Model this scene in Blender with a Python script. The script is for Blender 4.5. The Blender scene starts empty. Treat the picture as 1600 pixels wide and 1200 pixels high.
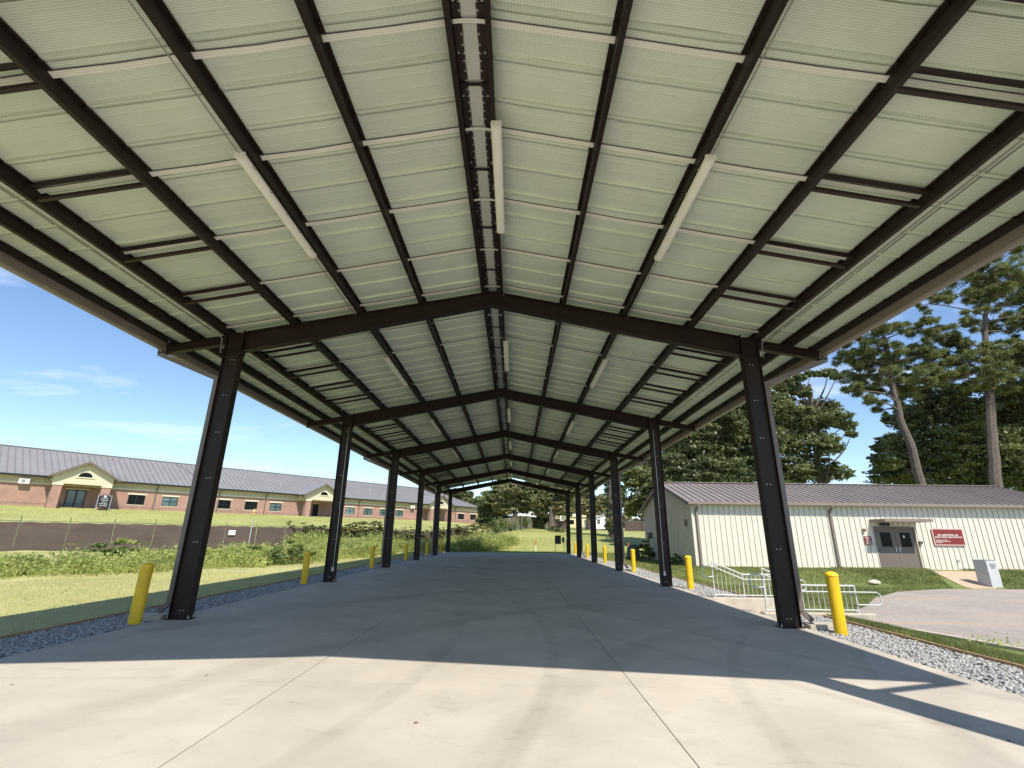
import bpy, math, random
import numpy as np
from mathutils import Vector, Matrix
random.seed(7)
rng = np.random.default_rng(11)
scene = bpy.context.scene
COL = scene.collection
R = math.radians

# ------------------------------------------------------------------ camera
FPX, PITCH, YAW, ROLL, CX, CZ = 743.74, .30823, .008395, .012379, .5884, 1.65
_f = Vector((-math.sin(YAW) * math.cos(PITCH), math.cos(YAW) * math.cos(PITCH), math.sin(PITCH)))
_r = Vector((math.cos(YAW), math.sin(YAW), 0))
_u = _r.cross(_f)
_a = _r * math.cos(ROLL) + _u * math.sin(ROLL)
_b = -_r * math.sin(ROLL) + _u * math.cos(ROLL)
cam_d = bpy.data.cameras.new('camera')
cam_d.sensor_width = 36
cam_d.lens = FPX / 1600 * 36
cam_d.clip_start = .05
cam_d.clip_end = 3000
cam = bpy.data.objects.new('camera', cam_d)
COL.objects.link(cam)
mw = Matrix.Identity(4)
for i, v in enumerate((_a, _b, -_f)):
    for k in range(3): mw[k][i] = v[k]
mw[0][3], mw[1][3], mw[2][3] = CX, 0, CZ
cam.matrix_world = mw
scene.camera = cam

def at(u, v, Y):
    """world point at distance Y that the photograph shows at pixel u, v (used to lay out the trees)"""
    d = _a * ((u - 800) / FPX) + _b * ((600 - v) / FPX) + _f
    return Vector((CX, 0, CZ)) + d * (Y / d.y)

# ------------------------------------------------------------------ sky, sun, exposure
SUN = Vector((.298, -.71, 1.0)).normalized()
SUN_EL = math.asin(SUN.z)
SUN_AZ = math.atan2(SUN.x, SUN.y)
w = bpy.data.worlds.new('World'); scene.world = w; w.use_nodes = True
nt = w.node_tree; nt.nodes.clear()
out = nt.nodes.new('ShaderNodeOutputWorld'); bg = nt.nodes.new('ShaderNodeBackground')
sky = nt.nodes.new('ShaderNodeTexSky'); sky.sky_type = 'NISHITA'; sky.sun_disc = False
sky.sun_elevation = SUN_EL; sky.sun_rotation = SUN_AZ
sky.altitude = 900; sky.air_density = 1.0; sky.dust_density = .05; sky.ozone_density = 3.2
tc = nt.nodes.new('ShaderNodeTexCoord'); sp = nt.nodes.new('ShaderNodeSeparateXYZ')
nt.links.new(tc.outputs['Generated'], sp.inputs[0])
def wmath(op, a, b=None):
    n = nt.nodes.new('ShaderNodeMath'); n.operation = op
    for i, x in enumerate((a, b)):
        if x is None: continue
        if isinstance(x, (int, float)): n.inputs[i].default_value = x
        else: nt.links.new(x, n.inputs[i])
    return n.outputs[0]
zz = wmath('ADD', wmath('MAXIMUM', sp.outputs[2], 0.0), .16)
cb = nt.nodes.new('ShaderNodeCombineXYZ')
nt.links.new(wmath('DIVIDE', sp.outputs[0], zz), cb.inputs[0]); nt.links.new(wmath('DIVIDE', sp.outputs[1], zz), cb.inputs[1])
mp = nt.nodes.new('ShaderNodeMapping'); mp.inputs['Scale'].default_value = (.75, 1.5, 1); mp.inputs['Location'].default_value = (.6, .3, 0)
nt.links.new(cb.outputs[0], mp.inputs[0])
n1 = nt.nodes.new('ShaderNodeTexNoise'); n1.inputs['Scale'].default_value = 1.0; n1.inputs['Detail'].default_value = 9; n1.inputs['Roughness'].default_value = .58; n1.inputs['Distortion'].default_value = .5
nt.links.new(mp.outputs[0], n1.inputs['Vector'])
cr = nt.nodes.new('ShaderNodeValToRGB'); cr.color_ramp.elements[0].position = .56; cr.color_ramp.elements[1].position = .84
nt.links.new(n1.outputs['Fac'], cr.inputs[0])
mx = nt.nodes.new('ShaderNodeMixRGB'); mx.inputs[2].default_value = (7.6, 7.9, 8.3, 1)
nt.links.new(wmath('MULTIPLY', cr.outputs[0], .75), mx.inputs[0]); nt.links.new(sky.outputs[0], mx.inputs[1])
nt.links.new(mx.outputs[0], bg.inputs[0]); bg.inputs[1].default_value = .124
nt.links.new(bg.outputs[0], out.inputs[0])
sd = bpy.data.lights.new('sun', 'SUN'); sd.energy = 3.9; sd.angle = R(.53); sd.color = (1, .93, .82)
so = bpy.data.objects.new('sun', sd); COL.objects.link(so)
so.rotation_euler = (-SUN).to_track_quat('-Z', 'Y').to_euler(); so.location = (20, -40, 60)
vs = scene.view_settings
scene.display_settings.display_device = 'sRGB'
vs.view_transform = 'Standard'; vs.look = 'None'; vs.exposure = .73; vs.gamma = 1; vs.use_curve_mapping = False
scene.cycles.max_bounces = 8; scene.cycles.diffuse_bounces = 5

# ------------------------------------------------------------------ materials
MATS = {}
def mat(name, col, rough=.7, var=.1, scale=2.0, detail=6, metallic=0.0, bump=0.0, bscale=30, spec=.5, trans=0.0, var2=0.0, scale2=.3, col2=None, stretch=None, rnd=0.0, hook=None):
    m = bpy.data.materials.new(name); m.use_nodes = True
    t = m.node_tree; N = t.nodes; L = t.links
    p = N['Principled BSDF']; p.inputs['Roughness'].default_value = rough; p.inputs['Metallic'].default_value = metallic
    p.inputs['Specular IOR Level'].default_value = spec
    geo = N.new('ShaderNodeNewGeometry'); vec = geo.outputs['Position']
    if stretch:
        mpn = N.new('ShaderNodeMapping'); mpn.inputs['Scale'].default_value = stretch; L.new(vec, mpn.inputs[0]); vec = mpn.outputs[0]
    c = Vector(col[:3])
    lo = [max(0, x * (1 - var)) for x in c]; hi = [x * (1 + var) for x in c]
    if col2: hi = list(col2)
    n = N.new('ShaderNodeTexNoise'); n.inputs['Scale'].default_value = scale; n.inputs['Detail'].default_value = detail; n.inputs['Roughness'].default_value = .6
    L.new(vec, n.inputs['Vector'])
    mr = N.new('ShaderNodeMapRange'); mr.inputs[1].default_value = .3; mr.inputs[2].default_value = .7; L.new(n.outputs['Fac'], mr.inputs[0])
    mix = N.new('ShaderNodeMixRGB'); mix.inputs[1].default_value = (*lo, 1); mix.inputs[2].default_value = (*hi, 1); L.new(mr.outputs[0], mix.inputs[0])
    colout = mix.outputs[0]
    def mult(colsock, fac_sock, a, b):
        mm = N.new('ShaderNodeMapRange'); mm.inputs[3].default_value = a; mm.inputs[4].default_value = b; L.new(fac_sock, mm.inputs[0])
        x = N.new('ShaderNodeMixRGB'); x.blend_type = 'MULTIPLY'; x.inputs[0].default_value = 1; L.new(colsock, x.inputs[1]); L.new(mm.outputs[0], x.inputs[2])
        return x.outputs[0], mm
    if var2:
        n2 = N.new('ShaderNodeTexNoise'); n2.inputs['Scale'].default_value = scale2; n2.inputs['Detail'].default_value = 4; L.new(vec, n2.inputs['Vector'])
        colout, mm = mult(colout, n2.outputs['Fac'], 1 - var2, 1 + var2); mm.inputs[1].default_value = .3; mm.inputs[2].default_value = .7
    if rnd:
        oi = N.new('ShaderNodeObjectInfo'); colout, mm = mult(colout, oi.outputs['Random'], 1 - rnd, 1 + rnd)
    if hook: colout = hook(t, colout, geo.outputs['Position'], p)
    L.new(colout, p.inputs['Base Color'])
    if bump:
        bn = N.new('ShaderNodeTexNoise'); bn.inputs['Scale'].default_value = bscale; bn.inputs['Detail'].default_value = 5; L.new(vec, bn.inputs['Vector'])
        bp = N.new('ShaderNodeBump'); bp.inputs['Strength'].default_value = bump; bp.inputs['Distance'].default_value = .02; L.new(bn.outputs['Fac'], bp.inputs['Height']); L.new(bp.outputs[0], p.inputs['Normal'])
    if trans:
        tr = N.new('ShaderNodeBsdfTranslucent'); L.new(colout, tr.inputs[0])
        ms = N.new('ShaderNodeMixShader'); ms.inputs[0].default_value = trans
        L.new(p.outputs[0], ms.inputs[1]); L.new(tr.outputs[0], ms.inputs[2]); L.new(ms.outputs[0], N['Material Output'].inputs[0])
    MATS[name] = m
    return m

def nmath(t, op, a, b=None):
    n = t.nodes.new('ShaderNodeMath'); n.operation = op
    for i, x in enumerate((a, b)):
        if x is None: continue
        if isinstance(x, (int, float)): n.inputs[i].default_value = x
        else: t.links.new(x, n.inputs[i])
    return n.outputs[0]

def scrim(t, col, pos, p):                     # woven reinforcing threads of the vinyl facing, one inch apart
    s = t.nodes.new('ShaderNodeSeparateXYZ'); t.links.new(pos, s.inputs[0])
    gx = nmath(t, 'GREATER_THAN', nmath(t, 'FRACT', nmath(t, 'MULTIPLY', s.outputs[0], 38.0)), .68)
    gy = nmath(t, 'GREATER_THAN', nmath(t, 'FRACT', nmath(t, 'MULTIPLY', s.outputs[1], 38.0)), .68)
    g = nmath(t, 'MULTIPLY', nmath(t, 'MAXIMUM', gx, gy), .36)
    x = t.nodes.new('ShaderNodeMixRGB'); x.blend_type = 'MULTIPLY'; t.links.new(g, x.inputs[0]); t.links.new(col, x.inputs[1]); x.inputs[2].default_value = (.35, .36, .30, 1)
    return x.outputs[0]

def concrete_marks(t, col, pos, p):            # trowel swirls, scuffs and faint tyre tracks
    mp = t.nodes.new('ShaderNodeMapping'); mp.inputs['Scale'].default_value = (.7, 1.5, 1); mp.inputs['Rotation'].default_value = (0, 0, .25); t.links.new(pos, mp.inputs[0])
    n = t.nodes.new('ShaderNodeTexNoise'); n.inputs['Scale'].default_value = 1.7; n.inputs['Detail'].default_value = 9; n.inputs['Roughness'].default_value = .68; n.inputs['Distortion'].default_value = 1.6; t.links.new(mp.outputs[0], n.inputs['Vector'])
    r = t.nodes.new('ShaderNodeMapRange'); r.inputs[1].default_value = .56; r.inputs[2].default_value = .74; r.inputs[3].default_value = 1; r.inputs[4].default_value = .82; t.links.new(n.outputs['Fac'], r.inputs[0])
    sc = t.nodes.new('ShaderNodeTexNoise'); sc.inputs['Scale'].default_value = 42; sc.inputs['Detail'].default_value = 3; t.links.new(pos, sc.inputs['Vector'])
    r2 = t.nodes.new('ShaderNodeMapRange'); r2.inputs[1].default_value = .66; r2.inputs[2].default_value = .78; r2.inputs[3].default_value = 1; r2.inputs[4].default_value = .62; t.links.new(sc.outputs['Fac'], r2.inputs[0])
    mu = t.nodes.new('ShaderNodeMath'); mu.operation = 'MULTIPLY'; t.links.new(r.outputs[0], mu.inputs[0]); t.links.new(r2.outputs[0], mu.inputs[1])
    wv = t.nodes.new('ShaderNodeTexWave'); wv.wave_type = 'RINGS'; wv.rings_direction = 'SPHERICAL'; wv.inputs['Scale'].default_value = .085; wv.inputs['Distortion'].default_value = 2.2; wv.inputs['Detail'].default_value = 3; wv.inputs['Detail Scale'].default_value = 1.2
    m2 = t.nodes.new('ShaderNodeMapping'); m2.inputs['Location'].default_value = (-9, -2, 0); t.links.new(pos, m2.inputs[0]); t.links.new(m2.outputs[0], wv.inputs['Vector'])
    r3 = t.nodes.new('ShaderNodeMapRange'); r3.inputs[1].default_value = .93; r3.inputs[2].default_value = 1; r3.inputs[3].default_value = 1; r3.inputs[4].default_value = .90; t.links.new(wv.outputs['Fac'], r3.inputs[0])
    m3 = t.nodes.new('ShaderNodeMath'); m3.operation = 'MULTIPLY'; t.links.new(mu.outputs[0], m3.inputs[0]); t.links.new(r3.outputs[0], m3.inputs[1])
    s = t.nodes.new('ShaderNodeSeparateXYZ'); t.links.new(pos, s.inputs[0]); last = m3.outputs[0]
    for cx_, cy_, rad in ((14.5, 3.0, 10.1), (14.5, 3.0, 11.75), (-16.0, 9.0, 15.6), (-16.0, 9.0, 17.2), (40.0, 30.0, 41.5), (40.0, 30.0, 43.1)):   # rubbed-in tyre tracks
        dx = nmath(t, 'SUBTRACT', s.outputs[0], cx_); dy = nmath(t, 'SUBTRACT', s.outputs[1], cy_)
        rr = nmath(t, 'SQRT', nmath(t, 'ADD', nmath(t, 'MULTIPLY', dx, dx), nmath(t, 'MULTIPLY', dy, dy)))
        b = t.nodes.new('ShaderNodeMapRange'); b.interpolation_type = 'SMOOTHSTEP'; b.inputs[1].default_value = .15; b.inputs[2].default_value = .05; t.links.new(nmath(t, 'ABSOLUTE', nmath(t, 'SUBTRACT', rr, rad)), b.inputs[0])
        k = nmath(t, 'MULTIPLY', nmath(t, 'MULTIPLY', b.outputs[0], n.outputs['Fac']), .17)
        last = nmath(t, 'MULTIPLY', last, nmath(t, 'SUBTRACT', 1.0, k))
    x = t.nodes.new('ShaderNodeMixRGB'); x.blend_type = 'MULTIPLY'; x.inputs[0].default_value = 1; t.links.new(col, x.inputs[1]); t.links.new(last, x.inputs[2])
    return x.outputs[0]

def bricks(t, col, pos, p):
    tcn = t.nodes.new('ShaderNodeTexCoord'); s = t.nodes.new('ShaderNodeSeparateXYZ'); t.links.new(tcn.outputs['Object'], s.inputs[0])
    c = t.nodes.new('ShaderNodeCombineXYZ'); t.links.new(nmath(t, 'ADD', s.outputs[0], s.outputs[1]), c.inputs[0]); t.links.new(s.outputs[2], c.inputs[1])
    b = t.nodes.new('ShaderNodeTexBrick'); b.inputs['Scale'].default_value = 1; b.inputs['Brick Width'].default_value = .22; b.inputs['Row Height'].default_value = .075; b.inputs['Mortar Size'].default_value = .009
    b.inputs['Color1'].default_value = (.40, .21, .155, 1); b.inputs['Color2'].default_value = (.32, .16, .12, 1); b.inputs['Mortar'].default_value = (.40, .33, .28, 1); t.links.new(c.outputs[0], b.inputs['Vector'])
    x = t.nodes.new('ShaderNodeMixRGB'); x.blend_type = 'MULTIPLY'; x.inputs[0].default_value = 1; t.links.new(b.outputs['Color'], x.inputs[1]); t.links.new(col, x.inputs[2])
    return x.outputs[0]

def greener(t, col, pos, p):                   # watered grass to the right of the pavilion is greener than the dry lawn; the bank is patchy
    s = t.nodes.new('ShaderNodeSeparateXYZ'); t.links.new(pos, s.inputs[0])
    a = t.nodes.new('ShaderNodeMapRange'); a.inputs[1].default_value = 4; a.inputs[2].default_value = 9; t.links.new(s.outputs[0], a.inputs[0])
    b = t.nodes.new('ShaderNodeMapRange'); b.inputs[1].default_value = 34; b.inputs[2].default_value = 52; b.inputs[3].default_value = 1; b.inputs[4].default_value = .15; t.links.new(s.outputs[1], b.inputs[0])
    n = t.nodes.new('ShaderNodeTexNoise'); n.inputs['Scale'].default_value = .22; n.inputs['Detail'].default_value = 5; t.links.new(pos, n.inputs['Vector'])
    c = t.nodes.new('ShaderNodeMapRange'); c.inputs[1].default_value = .45; c.inputs[2].default_value = .65; c.inputs[4].default_value = .28; t.links.new(n.outputs['Fac'], c.inputs[0])
    d = t.nodes.new('ShaderNodeMapRange'); d.inputs[1].default_value = 26; d.inputs[2].default_value = 50; d.inputs[4].default_value = .62; t.links.new(s.outputs[1], d.inputs[0])
    f = nmath(t, 'MAXIMUM', nmath(t, 'MULTIPLY', a.outputs[0], b.outputs[0]), c.outputs[0])
    y = t.nodes.new('ShaderNodeMixRGB'); t.links.new(nmath(t, 'MULTIPLY', d.outputs[0], nmath(t, 'ADD', .75, nmath(t, 'MULTIPLY', n.outputs['Fac'], .9))), y.inputs[0]); t.links.new(col, y.inputs[1]); y.inputs[2].default_value = (.30, .315, .085, 1); col = y.outputs[0]
    x = t.nodes.new('ShaderNodeMixRGB'); t.links.new(f, x.inputs[0]); t.links.new(col, x.inputs[1]); x.inputs[2].default_value = (.15, .185, .05, 1)
    return x.outputs[0]

def lot_marks(t, col, pos, p):                 # washed-out earth along the lot
    mp = t.nodes.new('ShaderNodeMapping'); mp.inputs['Scale'].default_value = (.12, .75, 1); t.links.new(pos, mp.inputs[0])
    n = t.nodes.new('ShaderNodeTexNoise'); n.inputs['Scale'].default_value = 1.4; n.inputs['Detail'].default_value = 7; n.inputs['Distortion'].default_value = .8; t.links.new(mp.outputs[0], n.inputs['Vector'])
    r = t.nodes.new('ShaderNodeMapRange'); r.inputs[1].default_value = .5; r.inputs[2].default_value = .68; t.links.new(n.outputs['Fac'], r.inputs[0])
    x = t.nodes.new('ShaderNodeMixRGB'); t.links.new(nmath(t, 'MULTIPLY', r.outputs[0], .7), x.inputs[0]); t.links.new(col, x.inputs[1]); x.inputs[2].default_value = (.42, .315, .235, 1)
    return x.outputs[0]

mat('steel', (.021, .0125, .0098), .5, .14, 3, spec=.28, var2=.1, scale2=.8)
mat('steel_light', (.034, .021, .0165), .45, .12, 3, spec=.35)
mat('bolt', (.55, .55, .53), .35, .05, 5, metallic=.6)
mat('facing', (.75, .80, .685), .5, .05, 1.3, spec=.45, rnd=.03, var2=.05, scale2=.6, hook=scrim)
mat('tape', (.86, .85, .76), .45, .04, 3, hook=scrim)
mat('liner', (.72, .72, .64), .45, .06, 2, hook=scrim)
mat('roof_skin', (.17, .13, .11), .4, .08, 1)
mat('gutter', (.225, .185, .158), .45, .1, 1.5)
mat('downspout', (.17, .135, .115), .45, .1, 1.5)
mat('lamp_body', (.84, .81, .73), .4, .03, 3)
mat('lamp_lens', (.90, .87, .79), .35, .03, 3)
mat('conduit', (.42, .41, .38), .35, .05, 3, metallic=.7)
mat('concrete', (.475, .43, .365), .8, .13, .75, detail=10, bump=.15, bscale=60, spec=.25, var2=.09, scale2=.16, rnd=.03, hook=concrete_marks)
mat('concrete_old', (.46, .41, .34), .85, .14, 3, bump=.2, bscale=40, spec=.2)
mat('joint', (.11, .10, .085), .9, .2, 3)  # slab joint filler; also the painted shadow line of the insulation laps
mat('gravel_bed', (.22, .215, .205), .95, .5, 26, detail=4, bump=.8, bscale=30)
mat('stone', (.33, .325, .315), .85, .5, 21, detail=2)
mat('timber', (.40, .26, .15), .85, .3, 4, bump=.3, stretch=(6, .6, 6))
mat('yellow', (.80, .50, .008), .42, .07, 9, var2=.10, scale2=2.2, spec=.5)
mat('yellow_cap', (.86, .57, .012), .36, .04, 2)
mat('turf', (.54, .475, .225), .95, .12, 2.2, detail=10, var2=.16, scale2=.17, col2=(.38, .395, .145), bump=.6, bscale=18, hook=greener)
mat('grass_dry', (.66, .57, .26), .8, .2, 1.1, col2=(.42, .455, .15), trans=.35, var2=.2, scale2=.25)
mat('grass_mid', (.42, .42, .13), .8, .25, 1.1, col2=(.32, .36, .10), trans=.3, var2=.2, scale2=.2)
mat('grass_green', (.15, .21, .055), .8, .3, 1.3, col2=(.29, .31, .10), trans=.3, var2=.25, scale2=.3)
mat('weed', (.33, .42, .10), .7, .3, .9, col2=(.56, .58, .20), trans=.45, var2=.25, scale2=.5)
mat('weed_dark', (.12, .19, .055), .7, .3, 1.2, col2=(.22, .29, .08), trans=.3, var2=.2, scale2=.5)
mat('bush_yellow', (.50, .49, .07), .7, .25, 2, col2=(.36, .40, .07), trans=.3)
mat('vine', (.10, .14, .04), .7, .35, .8, col2=(.25, .23, .09), trans=.25, var2=.3, scale2=.4)
mat('lot', (.33, .29, .255), .95, .16, 7, detail=8, bump=.5, bscale=24, var2=.1, scale2=.4, hook=lot_marks)
mat('oak_leaf', (.10, .14, .05), .5, .35, .55, col2=(.24, .265, .105), trans=.38, var2=.3, scale2=.22)
mat('oak_leaf_light', (.115, .16, .045), .55, .35, .55, col2=(.25, .27, .095), trans=.3, var2=.3, scale2=.25)
mat('far_leaf', (.15, .165, .065), .6, .35, .5, col2=(.32, .30, .14), trans=.25, var2=.3, scale2=.2)
mat('pine_leaf', (.10, .14, .048), .6, .35, .8, col2=(.25, .275, .09), trans=.3, var2=.25, scale2=.3)
mat('bark', (.12, .095, .08), .95, .4, 3, bump=.9, bscale=9, stretch=(3, 3, .7))
mat('bark_dark', (.085, .07, .058), .95, .4, 3, bump=.9, bscale=9, stretch=(3, 3, .7))
mat('siding', (.66, .62, .525), .5, .04, 1.5, rnd=.02, spec=.35)
mat('siding_seam', (.40, .37, .29), .6, .05, 2)
mat('metal_roof', (.235, .203, .182), .42, .1, .7, rnd=.04, spec=.45)
mat('trim_brown', (.22, .18, .152), .5, .08, 2)
mat('door_brown', (.155, .128, .106), .55, .06, 2)
mat('glass_dark', (.010, .013, .015), .12, .1, 2, spec=.06)
mat('glass_blue', (.10, .15, .16), .1, .4, .7, spec=.7)
mat('maroon', (.20, .022, .018), .5, .06, 3)
mat('white', (.78, .77, .74), .5, .04, 3)
mat('pinkish', (.62, .40, .36), .5, .04, 3)
mat('rail', (.60, .60, .585), .35, .05, 4, metallic=.15)
mat('grey_box', (.48, .49, .50), .6, .06, 3, bump=.1)
mat('grey_dark', (.10, .105, .11), .6, .08, 3)
mat('black_sign', (.012, .014, .02), .4, .1, 3)
mat('black', (.012, .012, .012), .5, .1, 3)
mat('brick', (1, 1, 1), .9, .12, 1.2, bump=.1, var2=.08, scale2=.4, hook=bricks)
mat('stucco', (.62, .55, .39), .85, .05, 2)
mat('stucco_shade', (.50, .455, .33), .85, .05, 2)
mat('stone_trim', (.70, .64, .47), .8, .06, 2)
mat('shingle_metal', (.235, .228, .228), .45, .08, .5, spec=.4)
mat('seam_metal', (.185, .17, .166), .45, .08, .5, spec=.4)
mat('screen', (.095, .07, .06), .85, .12, 3, bump=.3, bscale=18, var2=.12, scale2=.6, stretch=(1, 1, 3))
mat('fence_faded', (.15, .145, .095), .9, .3, .8, var2=.2, scale2=.3)
mat('galv', (.46, .47, .46), .4, .1, 3, metallic=.5)
mat('orange', (.75, .13, .03), .6, .05, 3)
mat('hydrant', (.62, .36, .10), .5, .1, 4)
mat('shed_white', (.80, .79, .76), .6, .03, 2)
mat('far_cream', (.66, .56, .34), .85, .05, 2)
mat('far_red', (.42, .20, .15), .85, .1, 2)
mat('dead_leaf', (.16, .075, .04), .8, .2, 20)
mat('sand_path', (.50, .36, .24), .9, .15, 3)

# ------------------------------------------------------------------ builder
ORG = {}
def root_of(o):
    while o.parent: o = o.parent
    return o
class MB:
    def __init__(s): s.v = []; s.f = []; s.m = []; s.smooth = False
    def add(s, vs_, fs, mi=0):
        o = len(s.v); s.v += [tuple(x) for x in vs_]; s.f += [tuple(i + o for i in f) for f in fs]; s.m += [mi] * len(fs); return s
    def box(s, x0, x1, y0, y1, z0, z1, mi=0):
        return s.add([(x0, y0, z0), (x1, y0, z0), (x1, y1, z0), (x0, y1, z0), (x0, y0, z1), (x1, y0, z1), (x1, y1, z1), (x0, y1, z1)],
                     [(0, 3, 2, 1), (4, 5, 6, 7), (0, 1, 5, 4), (1, 2, 6, 5), (2, 3, 7, 6), (3, 0, 4, 7)], mi)
    def bbox(s, x0, x1, y0, y1, z0, z1, b=.01, mi=0):          # box with chamfered upright and top edges
        pts = [(x0 + b, y0), (x1 - b, y0), (x1, y0 + b), (x1, y1 - b), (x1 - b, y1), (x0 + b, y1), (x0, y1 - b), (x0, y0 + b)]
        cx_, cy_ = (x0 + x1) / 2, (y0 + y1) / 2
        fx = (x1 - x0 - 2 * b) / (x1 - x0); fy = (y1 - y0 - 2 * b) / (y1 - y0)
        top = [(cx_ + (x - cx_) * fx, cy_ + (y - cy_) * fy) for x, y in pts]
        V = [(x, y, z0) for x, y in pts] + [(x, y, z1 - b) for x, y in pts] + [(x, y, z1) for x, y in top]
        F = [tuple(range(7, -1, -1)), tuple(range(16, 24))]
        for i in range(8):
            j = (i + 1) % 8; F += [(i, j, 8 + j, 8 + i), (8 + i, 8 + j, 16 + j, 16 + i)]
        return s.add(V, F, mi)
    def bar(s, p0, p1, wd, h, up=(0, 0, 1), mi=0):
        p0, p1 = Vector(p0), Vector(p1); d = (p1 - p0).normalized(); up = Vector(up)
        x = d.cross(up)
        if x.length < 1e-4: x = d.cross(Vector((0, 1, 0)))
        x.normalize(); z = x.cross(d); V = []
        for p in (p0, p1):
            for a, b in ((-1, -1), (1, -1), (1, 1), (-1, 1)): V.append(p + x * (a * wd / 2) + z * (b * h / 2))
        return s.add(V, [(0, 1, 2, 3), (7, 6, 5, 4), (0, 4, 5, 1), (1, 5, 6, 2), (2, 6, 7, 3), (3, 7, 4, 0)], mi)
    def tube(s, pts, r, n=8, caps=True, mi=0):
        pts = [Vector(p) for p in pts]; rs = r if isinstance(r, (list, tuple)) else [r] * len(pts)
        V = []; F = []; prev = None
        for i, p in enumerate(pts):
            d = ((pts[i + 1] - p) if i + 1 < len(pts) else (p - pts[i - 1])).normalized()
            if 0 < i < len(pts) - 1: d = ((pts[i + 1] - p).normalized() + (p - pts[i - 1]).normalized()).normalized()
            if prev is None: x = d.cross(Vector((0, 0, 1)) if abs(d.z) < .9 else Vector((0, 1, 0))).normalized()
            else: x = (prev - d * prev.dot(d)).normalized()
            prev = x; y = d.cross(x)
            for k in range(n):
                a = 2 * math.pi * k / n; V.append(p + x * (math.cos(a) * rs[i]) + y * (math.sin(a) * rs[i]))
        for i in range(len(pts) - 1):
            for k in range(n):
                j = (k + 1) % n; F.append((i * n + k, i * n + j, (i + 1) * n + j, (i + 1) * n + k))
        if caps: F.append(tuple(range(n - 1, -1, -1))); F.append(tuple(range((len(pts) - 1) * n, len(pts) * n)))
        return s.add(V, F, mi)
    def lathe(s, prof, n=24, c=(0, 0), mi=0):
        V = []; F = []
        for r, z in prof:
            for k in range(n): a = 2 * math.pi * k / n; V.append((c[0] + r * math.cos(a), c[1] + r * math.sin(a), z))
        for i in range(len(prof) - 1):
            for k in range(n): j = (k + 1) % n; F.append((i * n + k, i * n + j, (i + 1) * n + j, (i + 1) * n + k))
        F.append(tuple(range(n - 1, -1, -1))); F.append(tuple(range((len(prof) - 1) * n, len(prof) * n)))
        return s.add(V, F, mi)
    def prism(s, poly, d, mi=0):                                # poly: 3D points, extruded by vector d
        n = len(poly); d = Vector(d); V = [Vector(p) for p in poly] + [Vector(p) + d for p in poly]
        F = [tuple(range(n - 1, -1, -1)), tuple(range(n, 2 * n))] + [(i, (i + 1) % n, n + (i + 1) % n, n + i) for i in range(n)]
        return s.add(V, F, mi)
    def mesh(s, name, mats, off=(0, 0, 0)):
        me = bpy.data.meshes.new(name)
        V = [(x - off[0], y - off[1], z - off[2]) for x, y, z in s.v] if any(off) else s.v
        me.from_pydata(V, [], s.f)
        for m in (mats if isinstance(mats, (list, tuple)) else [mats]): me.materials.append(MATS[m])
        if any(s.m): me.polygons.foreach_set('material_index', s.m)
        if s.smooth:
            me.polygons.foreach_set('use_smooth', [True] * len(s.f))
            try: me.set_sharp_from_angle(angle=R(35))
            except Exception: pass
        return me
    def build(s, name, mats, parent=None, **kw):
        off = (0, 0, 0)
        if parent is not None: off = ORG.get(root_of(parent).name, (0, 0, 0))
        return link(name, s.mesh(name, mats, off), parent, **kw)

def link(name, me, parent=None, loc=None, label=None, cat=None, group=None, kind=None):
    o = bpy.data.objects.new(name, me); COL.objects.link(o)
    if parent is not None: o.parent = parent
    if loc is not None: o.location = loc
    return tag(o, label, cat, group, kind)
def tag(o, label=None, cat=None, group=None, kind=None):
    if label: o['label'] = label
    if cat: o['category'] = cat
    if group: o['group'] = group
    if kind: o['kind'] = kind
    return o
def thing(name, label, cat, loc=(0, 0, 0), rz=0, group=None, world=False):
    """an Empty at the thing's base; with world=True its parts are given in world coordinates"""
    o = bpy.data.objects.new(name, None); COL.objects.link(o); o.location = loc; o.rotation_euler = (0, 0, rz)
    o.empty_display_size = .3
    if world: ORG[o.name] = tuple(loc)
    return tag(o, label, cat, group)
def copy_tree(o, parent=None):
    c = o.copy(); COL.objects.link(c)
    if parent is not None: c.parent = parent
    for ch in list(o.children): copy_tree(ch, c)
    return c
def B(*a, mi=0): return MB().box(*a, mi=mi)

def np_mesh(name, V, Fl, nside, mats, midx=None):
    """fast mesh from numpy arrays, all faces with nside corners"""
    me = bpy.data.meshes.new(name); nv = len(V); nf = len(Fl)
    me.vertices.add(nv); me.vertices.foreach_set('co', np.ascontiguousarray(V, dtype=np.float32).ravel())
    me.loops.add(nf * nside); me.loops.foreach_set('vertex_index', np.ascontiguousarray(Fl, dtype=np.int32).ravel())
    me.polygons.add(nf); me.polygons.foreach_set('loop_start', np.arange(0, nf * nside, nside, dtype=np.int32))
    for m in (mats if isinstance(mats, (list, tuple)) else [mats]): me.materials.append(MATS[m])
    if midx is not None: me.polygons.foreach_set('material_index', np.ascontiguousarray(midx, dtype=np.int32))
    me.update(calc_edges=True)
    return me

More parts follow.
